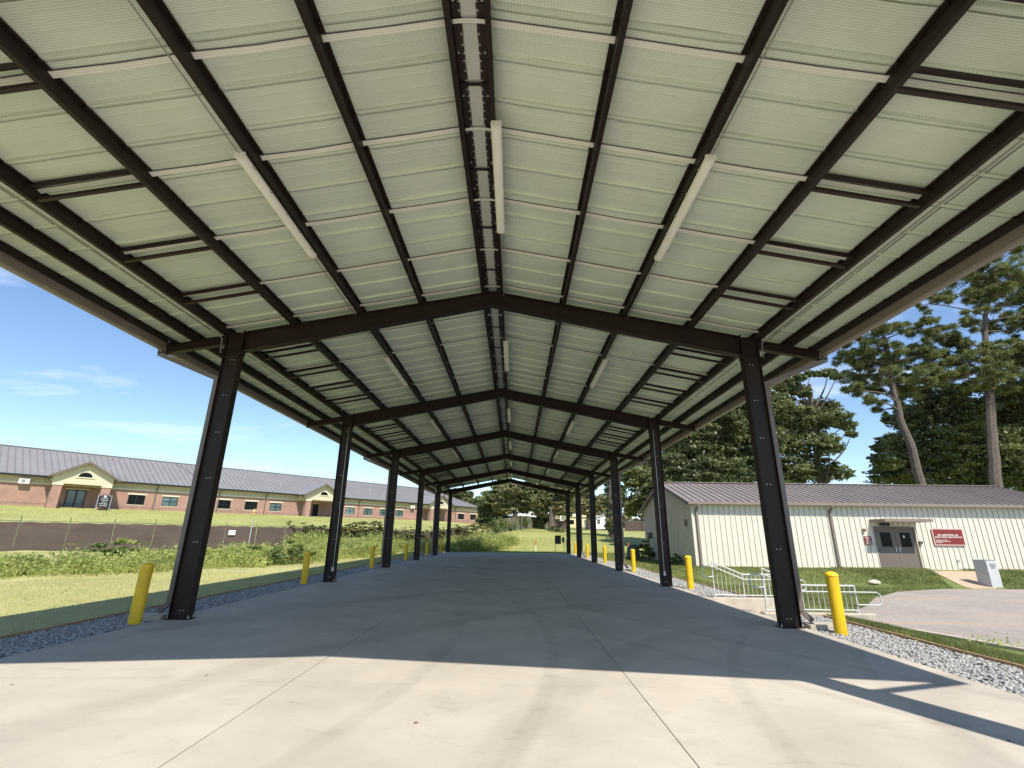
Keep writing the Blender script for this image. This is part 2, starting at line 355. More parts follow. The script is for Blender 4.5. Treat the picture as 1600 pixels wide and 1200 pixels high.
# ------------------------------------------------------------------ terrain
def sst(x): x = np.clip(x, 0, 1); return x * x * (3 - 2 * x)
FA = R(43); FQ = np.array([-32.18, 32.0]); FN = np.array([math.cos(FA), -math.sin(FA)]); FD = np.array([math.sin(FA), math.cos(FA)])
def gz(x, y):
    x = np.asarray(x, float); y = np.asarray(y, float)
    e = -((x - FQ[0]) * FN[0] + (y - FQ[1]) * FN[1])
    hill = np.where(e > -14, .27 * sst((e + 14) / 14), 0) * sst((-8.2 - x) / 6) + 3.83 * np.clip(e / 28, 0, 1) ** .92
    hill = np.where(e > 28, np.minimum(hill, 4.1), hill)
    hill = hill * (1 - sst((x - 0) / 14))
    far = .27 * sst((y - 56) / 6) * sst((x + 14) / 6) + 1.2 * sst((y - 54.5) / 15) + .047 * np.clip(y - 66, 0, 45)
    s = sst(e / 26) * (1 - sst((x - 0) / 14))
    z = far * (1 - s) + hill
    dip = -.40 * sst((x - 7.62) / 2.5) * (1 - sst((y - 23.2) / 3.6))
    walk = -.40 * (1 - sst((np.abs(y - 13.5) - 1.6) / .5)) * sst((x - 7.9) / .8)
    dip = np.where(x > 7.6, np.minimum(dip, walk), 0)
    rise = .13 * sst((y - 23.2) / 3.6) * sst((x - 8) / 3) * (1 - sst((y - 45) / 8))
    return z + dip + rise
def frange(a, b, s):
    r = []; x = a
    while x < b - 1e-6: r.append(x); x += s
    return r
xs = frange(-200, -80, 15) + frange(-80, -30, 2.5) + frange(-30, -7.62, .8) + [-7.62, 0, 7.62, 8.2, 8.75] + frange(9.4, 42, .8) + frange(42, 80, 4) + frange(80, 201, 15)
ys = frange(-60, -11, 7) + frange(-11, 12.05, 1.2) + [12.05] + frange(12.8, 15.05, .75) + [15.05] + frange(16, 50.75, 1.2) + [50.75] + frange(52, 120, 1.6) + frange(120, 500, 20)
gx, gy = np.meshgrid(xs, ys); gzv = gz(gx, gy)
V = np.stack([gx.ravel(), gy.ravel(), gzv.ravel()], 1); nx = len(xs)
F = []
for j in range(len(ys) - 1):
    for i in range(nx - 1):
        xm, ym = (xs[i] + xs[i + 1]) / 2, (ys[j] + ys[j + 1]) / 2
        if abs(xm) < 7.62 and -11 < ym < 50.75: continue
        if 7.62 < xm < 8.75 and 12.05 < ym < 15.05: continue
        a = j * nx + i; F.append((a, a + 1, a + nx + 1, a + nx))
me = np_mesh('ground', V, np.array(F), 4, 'turf')
me.polygons.foreach_set('use_smooth', [True] * len(F))
link('ground', me, kind='structure')

# parking lot sheet, a few millimetres above the ground below it, with a pale concrete edge
lot_edge = [(11.6, -40), (11.2, 9), (10.5, 11.3), (10.15, 12.5), (10.1, 14.6), (10.9, 15.8), (12.0, 16.9), (14, 19.3), (16.5, 21.5), (19.5, 23.0), (24, 23.3), (80, 23.3), (80, -40)]
m = MB(); m.prism([(x, y, -.46) for x, y in lot_edge], (0, 0, .075)); m.build('parking_lot', 'lot', kind='structure')
m = MB()
for a, b in zip(lot_edge[:4], lot_edge[1:4]): m.bar((a[0] - .1, a[1], -.40), (b[0] - .1, b[1], -.40), .2, .12)
m.build('pavement_edge', 'concrete_old', kind='structure')

# concrete slab: cast panels with open control joints over a dark joint filler
slab = B(-6.28, 6.28, -10.8, 50.74, -.30, -.028).build('concrete_slab', 'joint', kind='structure')
xe = [-6.3, -2.0, 2.0, 6.3]; ye = [-10.8, -5.1, .6, 6.3, 12.0, 17.7, 23.4, 29.1, 34.8, 40.5, 46.2, 50.75]
for j in range(len(ye) - 1):
    for i in range(3):
        g = .005; h = .0035
        x0, x1 = xe[i] + (g if i else 0), xe[i + 1] - (g if i < 2 else 0)
        y0, y1 = ye[j] + (h if j else 0), ye[j + 1] - (h if j < len(ye) - 2 else 0)
        MB().box(x0, x1, y0, y1, -.15, 0).build('slab_panel', 'concrete', slab)

# gravel beds
def gravel(x0, x1, y0, y1):
    B(x0, x1, y0, y1, -.3, -.045).build('gravel_bed', 'gravel_bed', kind='structure')
for a in ((-7.58, -6.3, -10.8, 50.74), (6.3, 7.58, -10.8, 11.9), (6.3, 7.58, 15.2, 50.74)): gravel(*a)
def stones(regions):
    ico_v = []
    p = (1 + 5 ** .5) / 2
    for a, b in ((-1, p), (1, p), (-1, -p), (1, -p)): ico_v += [(a, b, 0)]
    for a, b in ((-1, p), (1, p), (-1, -p), (1, -p)): ico_v += [(0, a, b)]
    for a, b in ((p, -1), (p, 1), (-p, -1), (-p, 1)): ico_v += [(a, 0, b)]
    ico_v = np.array(ico_v) / np.linalg.norm(ico_v[0])
    ico_f = np.array([(0, 11, 5), (0, 5, 1), (0, 1, 7), (0, 7, 10), (0, 10, 11), (1, 5, 9), (5, 11, 4), (11, 10, 2), (10, 7, 6), (7, 1, 8), (3, 9, 4), (3, 4, 2), (3, 2, 6), (3, 6, 8), (3, 8, 9), (4, 9, 5), (2, 4, 11), (6, 2, 10), (8, 6, 7), (9, 8, 1)])
    Vs, Fs = [], []; o = 0
    for x0, x1, y0, y1, dens, smin, smax in regions:
        n = int((x1 - x0) * (y1 - y0) * dens)
        P = np.stack([rng.uniform(x0 + .02, x1 - .02, n), rng.uniform(y0, y1, n), rng.uniform(-.045, -.012, n)], 1)
        S = rng.uniform(smin, smax, (n, 1, 1)) * rng.uniform(.55, 1.25, (n, 1, 3)) * np.array([1, 1, .75])
        Vv = ico_v[None] * S * rng.uniform(.78, 1.2, (n, 12, 1))
        th = rng.uniform(0, 6.28, n); c, s = np.cos(th)[:, None], np.sin(th)[:, None]
        Vx = Vv[..., 0] * c - Vv[..., 1] * s; Vy = Vv[..., 0] * s + Vv[..., 1] * c
        Vv = np.stack([Vx, Vy, Vv[..., 2]], 2) + P[:, None]
        Vs.append(Vv.reshape(-1, 3)); Fs.append((ico_f[None] + (np.arange(n) * 12)[:, None, None] + o).reshape(-1, 3)); o += n * 12
    return np_mesh('gravel', np.concatenate(Vs), np.concatenate(Fs), 3, 'stone')
link('gravel', stones([(-7.58, -6.3, 5.5, 12, 780, .018, .036), (-7.58, -6.3, 12, 22, 360, .024, .042), (-7.58, -6.3, 22, 50.6, 110, .035, .06)]), kind='stuff', label='grey crushed stone filling the bed along the left slab edge', cat='gravel')
link('gravel', stones([(6.3, 7.58, 5.5, 11.9, 780, .018, .036), (6.3, 7.58, 15.2, 24, 330, .024, .042), (6.3, 7.58, 24, 50.6, 110, .035, .06)]), kind='stuff', label='pale crushed stone filling the sunlit bed along the right slab edge', cat='gravel')

# timber edging: boards end to end
def edging(x0, spans, label):
    t = thing('garden_edging', label, 'edging', (x0, spans[0][0], 0), world=True)
    for a, b in spans:
        y = a
        while y < b - .1:
            y1 = min(b, y + 3.6); MB().bbox(x0 - .02, x0 + .02, y + .004, y1 - .004, -.16, .028 + random.uniform(-.006, .006), .005).build('edging_board', 'timber', t); y = y1
edging(-7.60, [(-3, 50.7)], 'long timber edging board between the shaded left gravel and the lawn')
edging(7.60, [(-3, 11.9), (15.2, 50.7)], 'brown timber edging board between the right gravel and the grass')

# ------------------------------------------------------------------ the open pavilion
Y0, SP, NF = 2.72, 7.947, 7
FY = [Y0] + [10.357 + k * SP for k in range(NF - 1)]
RX0, RX1 = 2.60, FY[-1] + .14           # front and back ends of the roof
SL = .193
def zr(x): return 7.27 - SL * abs(x)     # top of the rafters = underside of the purlins
def zu(x): return zr(x) + .212           # underside of the roof panels
pav = thing('open_pavilion', 'long open steel pavilion with dark brown frames and cream lined gable roof', 'pavilion', (0, 26.25, 0), world=True)

def i_beam_x(m, side, x0, x1, y, z_top0, z_top1, z_bot0, z_bot1, fw=.19, ft=.014, wt=.012):
    """tapered I section running along x"""
    a, b = side * x0, side * x1
    P = lambda x, yy, z: (x, yy, z)
    def slab_(zt0, zt1, t, hw):
        m.add([P(a, y - hw, zt0), P(b, y - hw, zt1), P(b, y + hw, zt1), P(a, y + hw, zt0), P(a, y - hw, zt0 - t), P(b, y - hw, zt1 - t), P(b, y + hw, zt1 - t), P(a, y + hw, zt0 - t)],
              [(0, 1, 2, 3), (7, 6, 5, 4), (0, 4, 5, 1), (1, 5, 6, 2), (2, 6, 7, 3), (3, 7, 4, 0)] if side > 0 else [(3, 2, 1, 0), (4, 5, 6, 7), (1, 5, 4, 0), (2, 6, 5, 1), (3, 7, 6, 2), (0, 4, 7, 3)])
    slab_(z_top0, z_top1, ft, fw / 2); slab_(z_bot0 + ft, z_bot1 + ft, ft, fw / 2)
    h0, h1 = z_top0 - ft - z_bot0 - ft, z_top1 - ft - z_bot1 - ft
    m.add([P(a, y - wt / 2, z_top0 - ft), P(b, y - wt / 2, z_top1 - ft), P(b, y + wt / 2, z_top1 - ft), P(a, y + wt / 2, z_top0 - ft), P(a, y - wt / 2, z_bot0 + ft), P(b, y - wt / 2, z_bot1 + ft), P(b, y + wt / 2, z_bot1 + ft), P(a, y + wt / 2, z_bot0 + ft)],
          [(0, 4, 5, 1), (1, 5, 6, 2), (2, 6, 7, 3), (3, 7, 4, 0)] if side > 0 else [(1, 5, 4, 0), (2, 6, 5, 1), (3, 7, 6, 2), (0, 4, 7, 3)])

CXI, CXO = 5.82, 6.20                    # inner and outer faces of the columns
proto = {}
for side in (-1, 1):
    # column: two flanges, web, cap, stiffener
    m = MB(); s = side
    def sb(xa, xb, *r, mm=None):
        (mm or m).box(min(s * xa, s * xb), max(s * xa, s * xb), *r)
    zc = zr(6.0)
    sb(CXI, CXI + .014, -.1, .1, .022, zc - .02); sb(CXO - .014, CXO, -.1, .1, .022, zc - .02)
    sb(CXI + .014, CXO - .014, -.045, .045, .022, zc - .02)
    sb(CXI - .03, CXO + .02, -.11, .11, zc - .02, zc + .0)
    sb(CXI + .014, CXO - .014, -.098, -.045, 5.66, 5.675); sb(CXI + .014, CXO - .014, .045, .098, 5.66, 5.675)
    bp = MB(); sb(CXI - .035, CXO + .035, -.13, .13, 0, .02, mm=bp)
    bl = MB()
    for z in (.16, 1.45, 2.75, 3.75, 4.6, 5.45):
        for xo in (.13, .20):
            c = s * (CXI + xo); r = .0085
            bl.box(c - r, c + r, -.055, -.045, z - r, z + r); bl.box(c - r, c + r, .045, .055, z - r, z + r)
    proto[side] = (m, bp, bl)
    ab = MB()
    for xo in (-.005, .395):
        for yo in (-.075, .075): c = s * (CXI + xo); ab.box(c - .016, c + .016, yo - .016, yo + .016, .02, .05); ab.box(c - .009, c + .009, yo - .009, yo + .009, .05, .075)
    me_a = ab.mesh('anchor_bolt', 'galv')
    me_c = m.mesh('column', 'steel', (0, 0, 0)); me_b = bp.mesh('base_plate', 'steel'); me_l = bl.mesh('bolt', 'bolt')
    # rafter half and outrigger
    m = MB(); i_beam_x(m, s, 0.0, CXI, 0, zr(0), zr(CXI), 6.90, 5.665)
    m.box(min(s * CXI, s * (CXI - .02)), max(s * CXI, s * (CXI - .02)), -.105, .105, 5.60, zr(CXI) + .03)
    me_r = m.mesh('rafter', 'steel')
    m = MB(); i_beam_x(m, s, CXO, 7.62, 0, zr(CXO) - .002, zr(7.62) - .002, zr(CXO) - .225, zr(7.62) - .205, fw=.13)
    me_o = m.mesh('outrigger', 'steel')
    m = MB(); i_beam_x(m, s, .008, .03, 0, zr(0) - .02, zr(0) - .022, 6.93, 6.93, fw=.18)
    for k, y in enumerate(FY):
        loc = (0, y - 26.25, 0)
        c = link('column', me_c, pav, loc)
        link('base_plate', me_b, c); link('anchor_bolt', me_a, c, kind='stuff'); link('bolt', me_l, c, kind='stuff')
        link('rafter', me_r, pav, loc); link('outrigger', me_o, pav, loc)

# purlins: one length per bay on each line
def purlin_mesh(x, side, d=.212, L=SP - .012, fl=.06, name='purlin'):
    lift = .07 if x > 7.5 else 0
    if x > 7.5: fl = .02
    m = MB(); X = side * x; z0 = zr(x) + .001 + lift; z1 = zr(x) + d - .002; t = .006; o = side
    hi = side * SL
    def q(xa, xb, za, zb): m.box(min(xa, xb), max(xa, xb), 0, L, za, zb)
    q(X - .004, X + .004, z0, z1)
    q(X + .004 * o, X + o * fl, z0, z0 + t)                # bottom flange towards the ridge
    q(X + o * fl, X + o * (fl + t), z0, z0 + .018)
    q(X - .004 * o, X - o * fl, z1 - t - .01, z1 - .01)
    return m.mesh(name, 'steel')
PX = [.2, 1.7, 3.15, 4.7, 6.24, 6.98, 7.60]
for side in (-1, 1):
    for i, x in enumerate(PX):
        me_p = purlin_mesh(x, side); me_q = purlin_mesh(x, side, L=FY[1] - FY[0] - .012)
        for k in range(NF - 1):
            link('purlin', me_p if k else me_q, pav, (0, FY[k] + .006 - 26.25, 0))
# short tails of the purlins past the end frames
for side in (-1, 1):
    for x in PX:
        m = MB(); X = side * x
        for ya, yb in ((RX0 + .01, FY[0] - .002), (FY[-1] + .002, RX1 - .01)): m.box(X - .03, X + .03, ya, yb, zr(x) + .002, zr(x) + .20)
        m.build('purlin_tail', 'steel', pav)

# roof panels, .61 m wide, lined below with vinyl faced insulation
PW = .609
NP = int((RX1 - RX0) / PW)
PW = (RX1 - RX0) / NP
def panel_mesh(side, seed):
    r = random.Random(seed); m = MB()
    fixed = set(PX)
    xs_ = sorted(set([.13, .6, .95, 1.3, 2.05, 2.43, 2.8, 3.5, 3.93, 4.35, 5.05, 5.47, 5.9, 6.6, 7.25, 7.7] + PX + [round(q - .11, 3) for q in PX[1:]] + [round(q + .09, 3) for q in PX[:-1]]))
    ysec = [(0, 0), (.006, -.03), (.014, -.046), (.036, -.044), (.075, -.016), (.078, .036), (.099, .036), (.102, -.002), (.19, .0), (.205, -.004), (.22, 0), (.38, 0), (.395, -.004), (.41, 0), (.53, .0), (.575, .002), (PW - .0005, 0)]
    n = len(ysec); V = []
    for x in xs_:
        near = min(abs(x - q) for q in fixed)
        sag = 0 if near < .01 else r.uniform(.006, .017) * min(1, near / .3)
        tilt = 0 if near < .01 else r.uniform(-.006, .006)
        pin = 1 if near > .08 else .12
        for j, (yy, dz) in enumerate(ysec):
            dz = dz * pin
            bell = math.sin(math.pi * yy / PW)
            V.append((side * x, yy, zu(x) + dz - sag * (.35 + bell) + tilt * (yy / PW - .5)))
    F_ = []
    for i in range(len(xs_) - 1):
        for j in range(n - 1):
            a = i * n + j; f = (a, a + 1, a + n + 1, a + n)
            F_.append(f if side < 0 else f[::-1])
    F_ = [f[::-1] for f in F_]
    m.add(V, F_, 0)
    a, b = side * .10, side * 7.74
    tz = .085
    V = [(a, 0, zu(.1) + tz), (b, 0, zu(7.74) + tz), (b, PW - .0005, zu(7.74) + tz), (a, PW - .0005, zu(.1) + tz), (a, 0, zu(.1) + tz - .02), (b, 0, zu(7.74) + tz - .02), (b, PW - .0005, zu(7.74) + tz - .02), (a, PW - .0005, zu(.1) + tz - .02)]
    fs = [(0, 1, 2, 3), (7, 6, 5, 4), (0, 4, 5, 1), (1, 5, 6, 2), (2, 6, 7, 3), (3, 7, 4, 0)]
    m.add(V, fs, 1)
    m.add([(a, 0, zu(.1) + tz), (b, 0, zu(7.74) + tz), (b, .03, zu(7.74) + tz), (a, .03, zu(.1) + tz), (a, 0, zu(.1) + tz + .05), (b, 0, zu(7.74) + tz + .05), (b, .03, zu(7.74) + tz + .05), (a, .03, zu(.1) + tz + .05)], fs, 1)
    return m.mesh('roof_panel', ['facing', 'roof_skin'])
for side in (-1, 1):
    mm = [panel_mesh(side, 10 * side + q) for q in range(6)]
    for k in range(NP):
        link('roof_panel', mm[random.randrange(6)], pav, (0, RX0 + k * PW - 26.25, 0))
# taped laps of the insulation rolls, every 1.55 m, hanging slightly
def lap_mesh(side, seed):
    r = random.Random(seed); m = MB(); xs_ = [.2, .95, 1.7, 2.43, 3.15, 3.93, 4.7, 5.5, 6.24]
    V = []
    for i, x in enumerate(xs_):
        hang = (.0 if i % 2 == 0 else r.uniform(.002, .012)); yb = r.uniform(-.008, .008)
        z = zu(x) - .012 - hang
        V += [(side * x, yb, z - .006), (side * x, yb + .010, z - .017), (side * x, yb + .08, z - .032), (side * x, yb + .10, z + .006)]
    F_ = []
    for i in range(len(xs_) - 1):
        for j in range(4):
            a, b = i * 4 + j, i * 4 + (j + 1) % 4; F_.append((a, b, b + 4, a + 4))
    m.add(V, F_); m.add([(x, y - .004, z - .001) for x, y, z in V], [f for q, f in enumerate(F_) if q % 4 == 0], 1); return m.mesh('insulation_lap', ['tape', 'joint'])  # dark second strip on the near edge is the lap's shadow line, painted in
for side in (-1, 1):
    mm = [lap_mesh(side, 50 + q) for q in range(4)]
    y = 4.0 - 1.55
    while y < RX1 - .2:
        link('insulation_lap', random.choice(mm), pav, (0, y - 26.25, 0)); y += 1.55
# dark clips where each panel seam crosses a purlin
m = MB()
for side in (-1, 1):
    for x in PX[1:]:
        for k in range(NP):
            y = RX0 + k * PW + .03
            if y > 33: continue
            X = side * (x - .045); z = zu(x) - .035
            m.box(X - .02, X + .02, y - .02, y + .02, z - .02, z + .01)
m.build('seam_clip', 'steel', pav, kind='stuff')
# ridge: liner strip, riveted closures, straps, cap
B(-.125, .125, RX0 + .02, RX1 - .02, zu(0) - .075, zu(0) - .06).build('ridge_liner', 'liner', pav)
m = MB()
for s in (-1, 1):
    V = [(0, RX0, zu(0) + .16), (s * .24, RX0, zu(.24) + .15), (s * .24, RX1, zu(.24) + .15), (0, RX1, zu(0) + .16)]
    m.add(V + [(x, y, z - .012) for x, y, z in V], [(0, 1, 2, 3), (7, 6, 5, 4), (0, 4, 5, 1), (1, 5, 6, 2), (2, 6, 7, 3), (3, 7, 4, 0)])
m.build('ridge_cap', 'roof_skin', pav)
for side in (-1, 1):
    mc = MB(); ms_ = MB()
    zc = zu(0) - .10
    wav = [(.0, .088), (.12, .094), (.3, .086), (.46, .093), (PW - .05, .087), (PW - .04, .10), (PW - .022, .10)]
    mc.prism([(side * .19, 0, zc)] + [(side * xx, yy, zc) for yy, xx in wav] + [(side * .19, PW - .022, zc)], (0, 0, .012))
    for q in range(4):
        yy = .07 + q * .135; c = side * .105; ms_.box(c - .011, c + .011, yy - .011, yy + .011, zc - .012, zc)
    c = side * .165; ms_.box(c - .014, c + .014, PW - .05, PW - .024, zc - .014, zc)
    m1, m2 = mc.mesh('ridge_closure', 'steel_light'), ms_.mesh('screw', 'bolt')
    for k in range(NP):
        o = link('ridge_closure', m1, pav, (0, RX0 + k * PW - 26.25, 0))
        if RX0 + k * PW < 24: link('screw', m2, o, kind='stuff')
m1 = MB(); m1.smooth = True
for i in range(6):
    a0, a1 = -.19 + i * .38 / 6, -.19 + (i + 1) * .38 / 6
    h = lambda a: zu(0) - .135 + .02 * math.cos(a / .19 * 1.5)
    m1.bar((a0, 0, h(a0)), (a1, 0, h(a1)), .05, .006)
mw_, mb_ = m1.mesh('ridge_strap', 'tape'), m1.mesh('ridge_strap', 'steel')
y = 4.0
k = 0
while y < RX1 - .3:
    link('ridge_strap', mw_, pav, (0, y - 26.25, 0))
    link('ridge_strap', mb_, pav, (0, y + .82 - 26.25, 0)); y += 1.55; k += 1

# bracing struts between the fourth purlin and the eave strut, in pairs
ms_ = {}
for side in (-1, 1):
    m = MB(); a, b = side * 4.72, side * 6.2
    m.bar((a, 0, zr(4.72) + .03), (b, 0, zr(6.2) + .03), .055, .05); 
    ms_[side] = (m.mesh('bracing_strut', 'steel_light'),)
    m = MB(); m.bar((a, 0, zr(4.72) + .13), (b, 0, zr(6.2) + .13), .04, .06); ms_[side] += (m.mesh('bracing_strut', 'steel'),)
    for k in range(NF - 1):
        for q in range(4):
            y = FY[k] + (1.63 if k else 1.31) + q * 1.575
            link('bracing_strut', ms_[side][0], pav, (0, y - 26.25, 0)); link('bracing_strut', ms_[side][1], pav, (0, y - .17 - 26.25, 0))
# conduits
for pts, r in (([(-3.26, 2.75, zr(3.26) - .015), (-3.26, 50, zr(3.26) - .015)], .011), ([(3.24, 2.75, zr(3.24) - .015), (3.24, 50, zr(3.24) - .015)], .011), ([(.27, 7.8, zr(.27) - .02), (.27, 50, zr(.27) - .02)], .013),
               ([(-6.36, 2.75, zr(6.36) - .01), (-6.36, 9.9, zr(6.36) - .01), (-6.26, 10.2, zr(6.3) - .1), (-6.24, 10.22, 5.6)], .014), ([(6.36, 2.75, zr(6.36) - .01), (6.36, 9.9, zr(6.36) - .01), (6.26, 10.2, zr(6.3) - .1), (6.24, 10.22, 5.6)], .014),
               ([(-5.92, FY[2] - .06, 5.6), (-5.92, FY[2] - .06, 2.6), (-5.9, FY[2] - .06, 2.4), (-5.9, FY[2] - .06, .5)], .014), ([(5.95, FY[2] - .06, 5.7), (5.95, FY[2] - .06, .45)], .014)):
    m = MB(); m.tube(pts, r, 6); m.build('conduit', 'conduit', pav)
for x in (-5.9, 5.95):
    B(x - .04, x + .04, FY[2] - .11, FY[2] - .048, .36, .5).build('outlet_box', 'galv', pav)
# sag wires over the outer eave bays
for s in (-1, 1):
    m = MB(); m.tube([(s * 6.62, 2.75, zu(6.62) - .03), (s * 6.62, 50, zu(6.62) - .03)], .006, 4); m.build('wire', 'black', pav)
# gutters, rake trims, downspouts
for s in (-1, 1):
    m = MB(); zg = 5.70
    prof = [(7.655, zg + .21), (7.655, zg + .02), (7.70, zg), (7.785, zg), (7.815, zg + .06), (7.80, zg + .15), (7.825, zg + .17), (7.81, zg + .19), (7.79, zg + .16), (7.79, zg + .02), (7.67, zg + .02), (7.67, zg + .21)]
    m.prism([(s * x, RX0 - .02, z) for x, z in prof][::s], (0, RX1 - RX0 + .04, 0)); m.build('gutter', 'gutter', pav)
    m = MB(); y = RX0 + .3
    while y < RX1: m.box(min(s * 7.66, s * 7.69), max(s * 7.66, s * 7.69), y - .012, y + .012, zg + .012, zg + .03); y += .9
    m.build('gutter_screw', 'bolt', pav, kind='stuff')
    for ya, yb in ((RX0 - .03, RX0 - .004), (RX1 + .004, RX1 + .03)):
        m = MB(); poly = [(0, ya, zu(0) + .15), (s * 7.8, ya, zu(7.8) + .13), (s * 7.8, ya, zu(7.8) - .05), (0, ya, zu(0) - .03)]
        m.prism(poly, (0, yb - ya, 0)); m.build('rake_trim', 'gutter', pav)
    for k in (0, 1, 3, 5):
        yc = FY[k] + .0; m = MB(); X = lambda x: s * x
        m.bar((X(7.73), yc, zg), (X(7.73), yc, zg - .10), .10, .085, (0, 1, 0))
        m.bar((X(7.76), yc, zg - .10), (X(6.265), yc + .0, 5.0), .085, .10)
        m.bar((X(6.268), yc, 5.05), (X(6.268), yc, .30), .10, .11, (0, 1, 0))
        m.bar((X(6.25), yc, .33), (X(6.45), yc - .02, .13), .085, .09)
        m.build('downspout', 'downspout', pav)
        if k == 0: continue
        sp_ = MB(); V = []
        y_ = FY[k]
        sp_.bbox(min(X(6.32), X(6.95)), max(X(6.32), X(6.95)), y_ - .16, y_ - .10, -.03, .075, .008)
        sp_.bbox(min(X(6.32), X(6.95)), max(X(6.32), X(6.95)), y_ + .10, y_ + .16, -.03, .075, .008)
        sp_.box(min(X(6.33), X(6.94)), max(X(6.33), X(6.94)), y_ - .10, y_ + .10, -.03, .03)
        sp_.box(min(X(6.32), X(6.36)), max(X(6.32), X(6.36)), y_ - .10, y_ + .10, .03, .075)
        sp_.build('splash_block', 'concrete_old', label='concrete splash block under the downspout of the %s %s column' % ({1: 'nearest', 3: 'third', 5: 'fifth'}[k], 'left' if s < 0 else 'right'), cat='splash block', group='splash blocks at the downspouts')

# ------------------------------------------------------------------ light fixtures
ORD = ['nearest', 'second', 'third', 'fourth', 'fifth', 'farthest']
lp = {}
b = MB(); b.smooth = True
b.prism([(-.06, -1.22, .05), (.06, -1.22, .05), (.075, -1.22, .02), (.075, -1.22, 0), (-.075, -1.22, 0), (-.075, -1.22, .02)], (0, 2.44, 0))
l_ = MB(); l_.smooth = True
l_.prism([(.072 * math.cos(a), -1.21, -.048 * math.sin(a) - .001) for a in [i * math.pi / 8 for i in range(9)]], (0, 2.42, 0))
ec = MB(); ec.prism([(.08 * math.cos(a), -1.245, -.055 * math.sin(a)) for a in [i * math.pi / 8 for i in range(9)]] + [(-.07, -1.245, .055), (.07, -1.245, .055)], (0, .025, 0))
ec2 = MB(); ec2.v = [(x, y + 2.465, z) for x, y, z in ec.v]; ec2.f = ec.f; ec2.m = ec.m
la = MB()
for i in range(5):
    for sx in (-1, 1): la.box(sx * .083 - .008, sx * .083 + .008, -1.0 + i * .5 - .02, -1.0 + i * .5 + .02, -.015, .02)
pm = [b.mesh('housing', 'lamp_body'), l_.mesh('lens', 'lamp_lens'), ec.mesh('end_cap', 'lamp_body'), ec2.mesh('end_cap', 'lamp_body'), la.mesh('latch', 'galv')]
for k in range(NF - 1):
    for x, wh in ((-3.24, 'left slope'), (.275, 'ridge'), (3.22, 'right slope')):
        t = thing('light_fixture', 'long white light fixture under the %s in the %s roof bay' % (wh, ORD[k]), 'light', (x, (FY[k] + SP / 2 + .12) if k else 6.5, zr(x) - .058), group='linear lights under the roof')
        for me_ in pm: link(me_.name.split('.')[0], me_, t, kind='stuff' if me_.name.startswith('latch') else None)

# ------------------------------------------------------------------ bollards
pole = MB(); pole.smooth = True; pole.lathe([(.108, -.12), (.108, .985), (.112, .987), (.112, 1.0)], 28)
cap = MB(); cap.smooth = True; cap.lathe([(.116, .985), (.117, 1.002), (.11, 1.02), (.09, 1.042), (.06, 1.057), (.03, 1.064), (.005, 1.066)], 28)
pmesh, cmesh = pole.mesh('sleeve', 'yellow'), cap.mesh('cap', 'yellow_cap')
ORDC = ['nearest', 'second', 'third', 'fourth', 'fifth', 'farthest']
for s in (-1, 1):
    for k in range(1, NF):
        y = {1: 9.86, 2: 17.6}.get(k, FY[k] - .55)
        x = s * (6.62 if k > 1 else (6.54 if s < 0 else 6.68))
        t = thing('bollard', 'yellow steel bollard in the gravel beside the %s %s column' % (ORDC[k - 1], 'left' if s < 0 else 'right'), 'bollard', (x, y, 0), group='yellow bollards guarding the columns')
        t.rotation_euler = (random.uniform(-.008, .008), random.uniform(-.008, .008), 0)
        link('sleeve', pmesh, t); link('cap', cmesh, t)

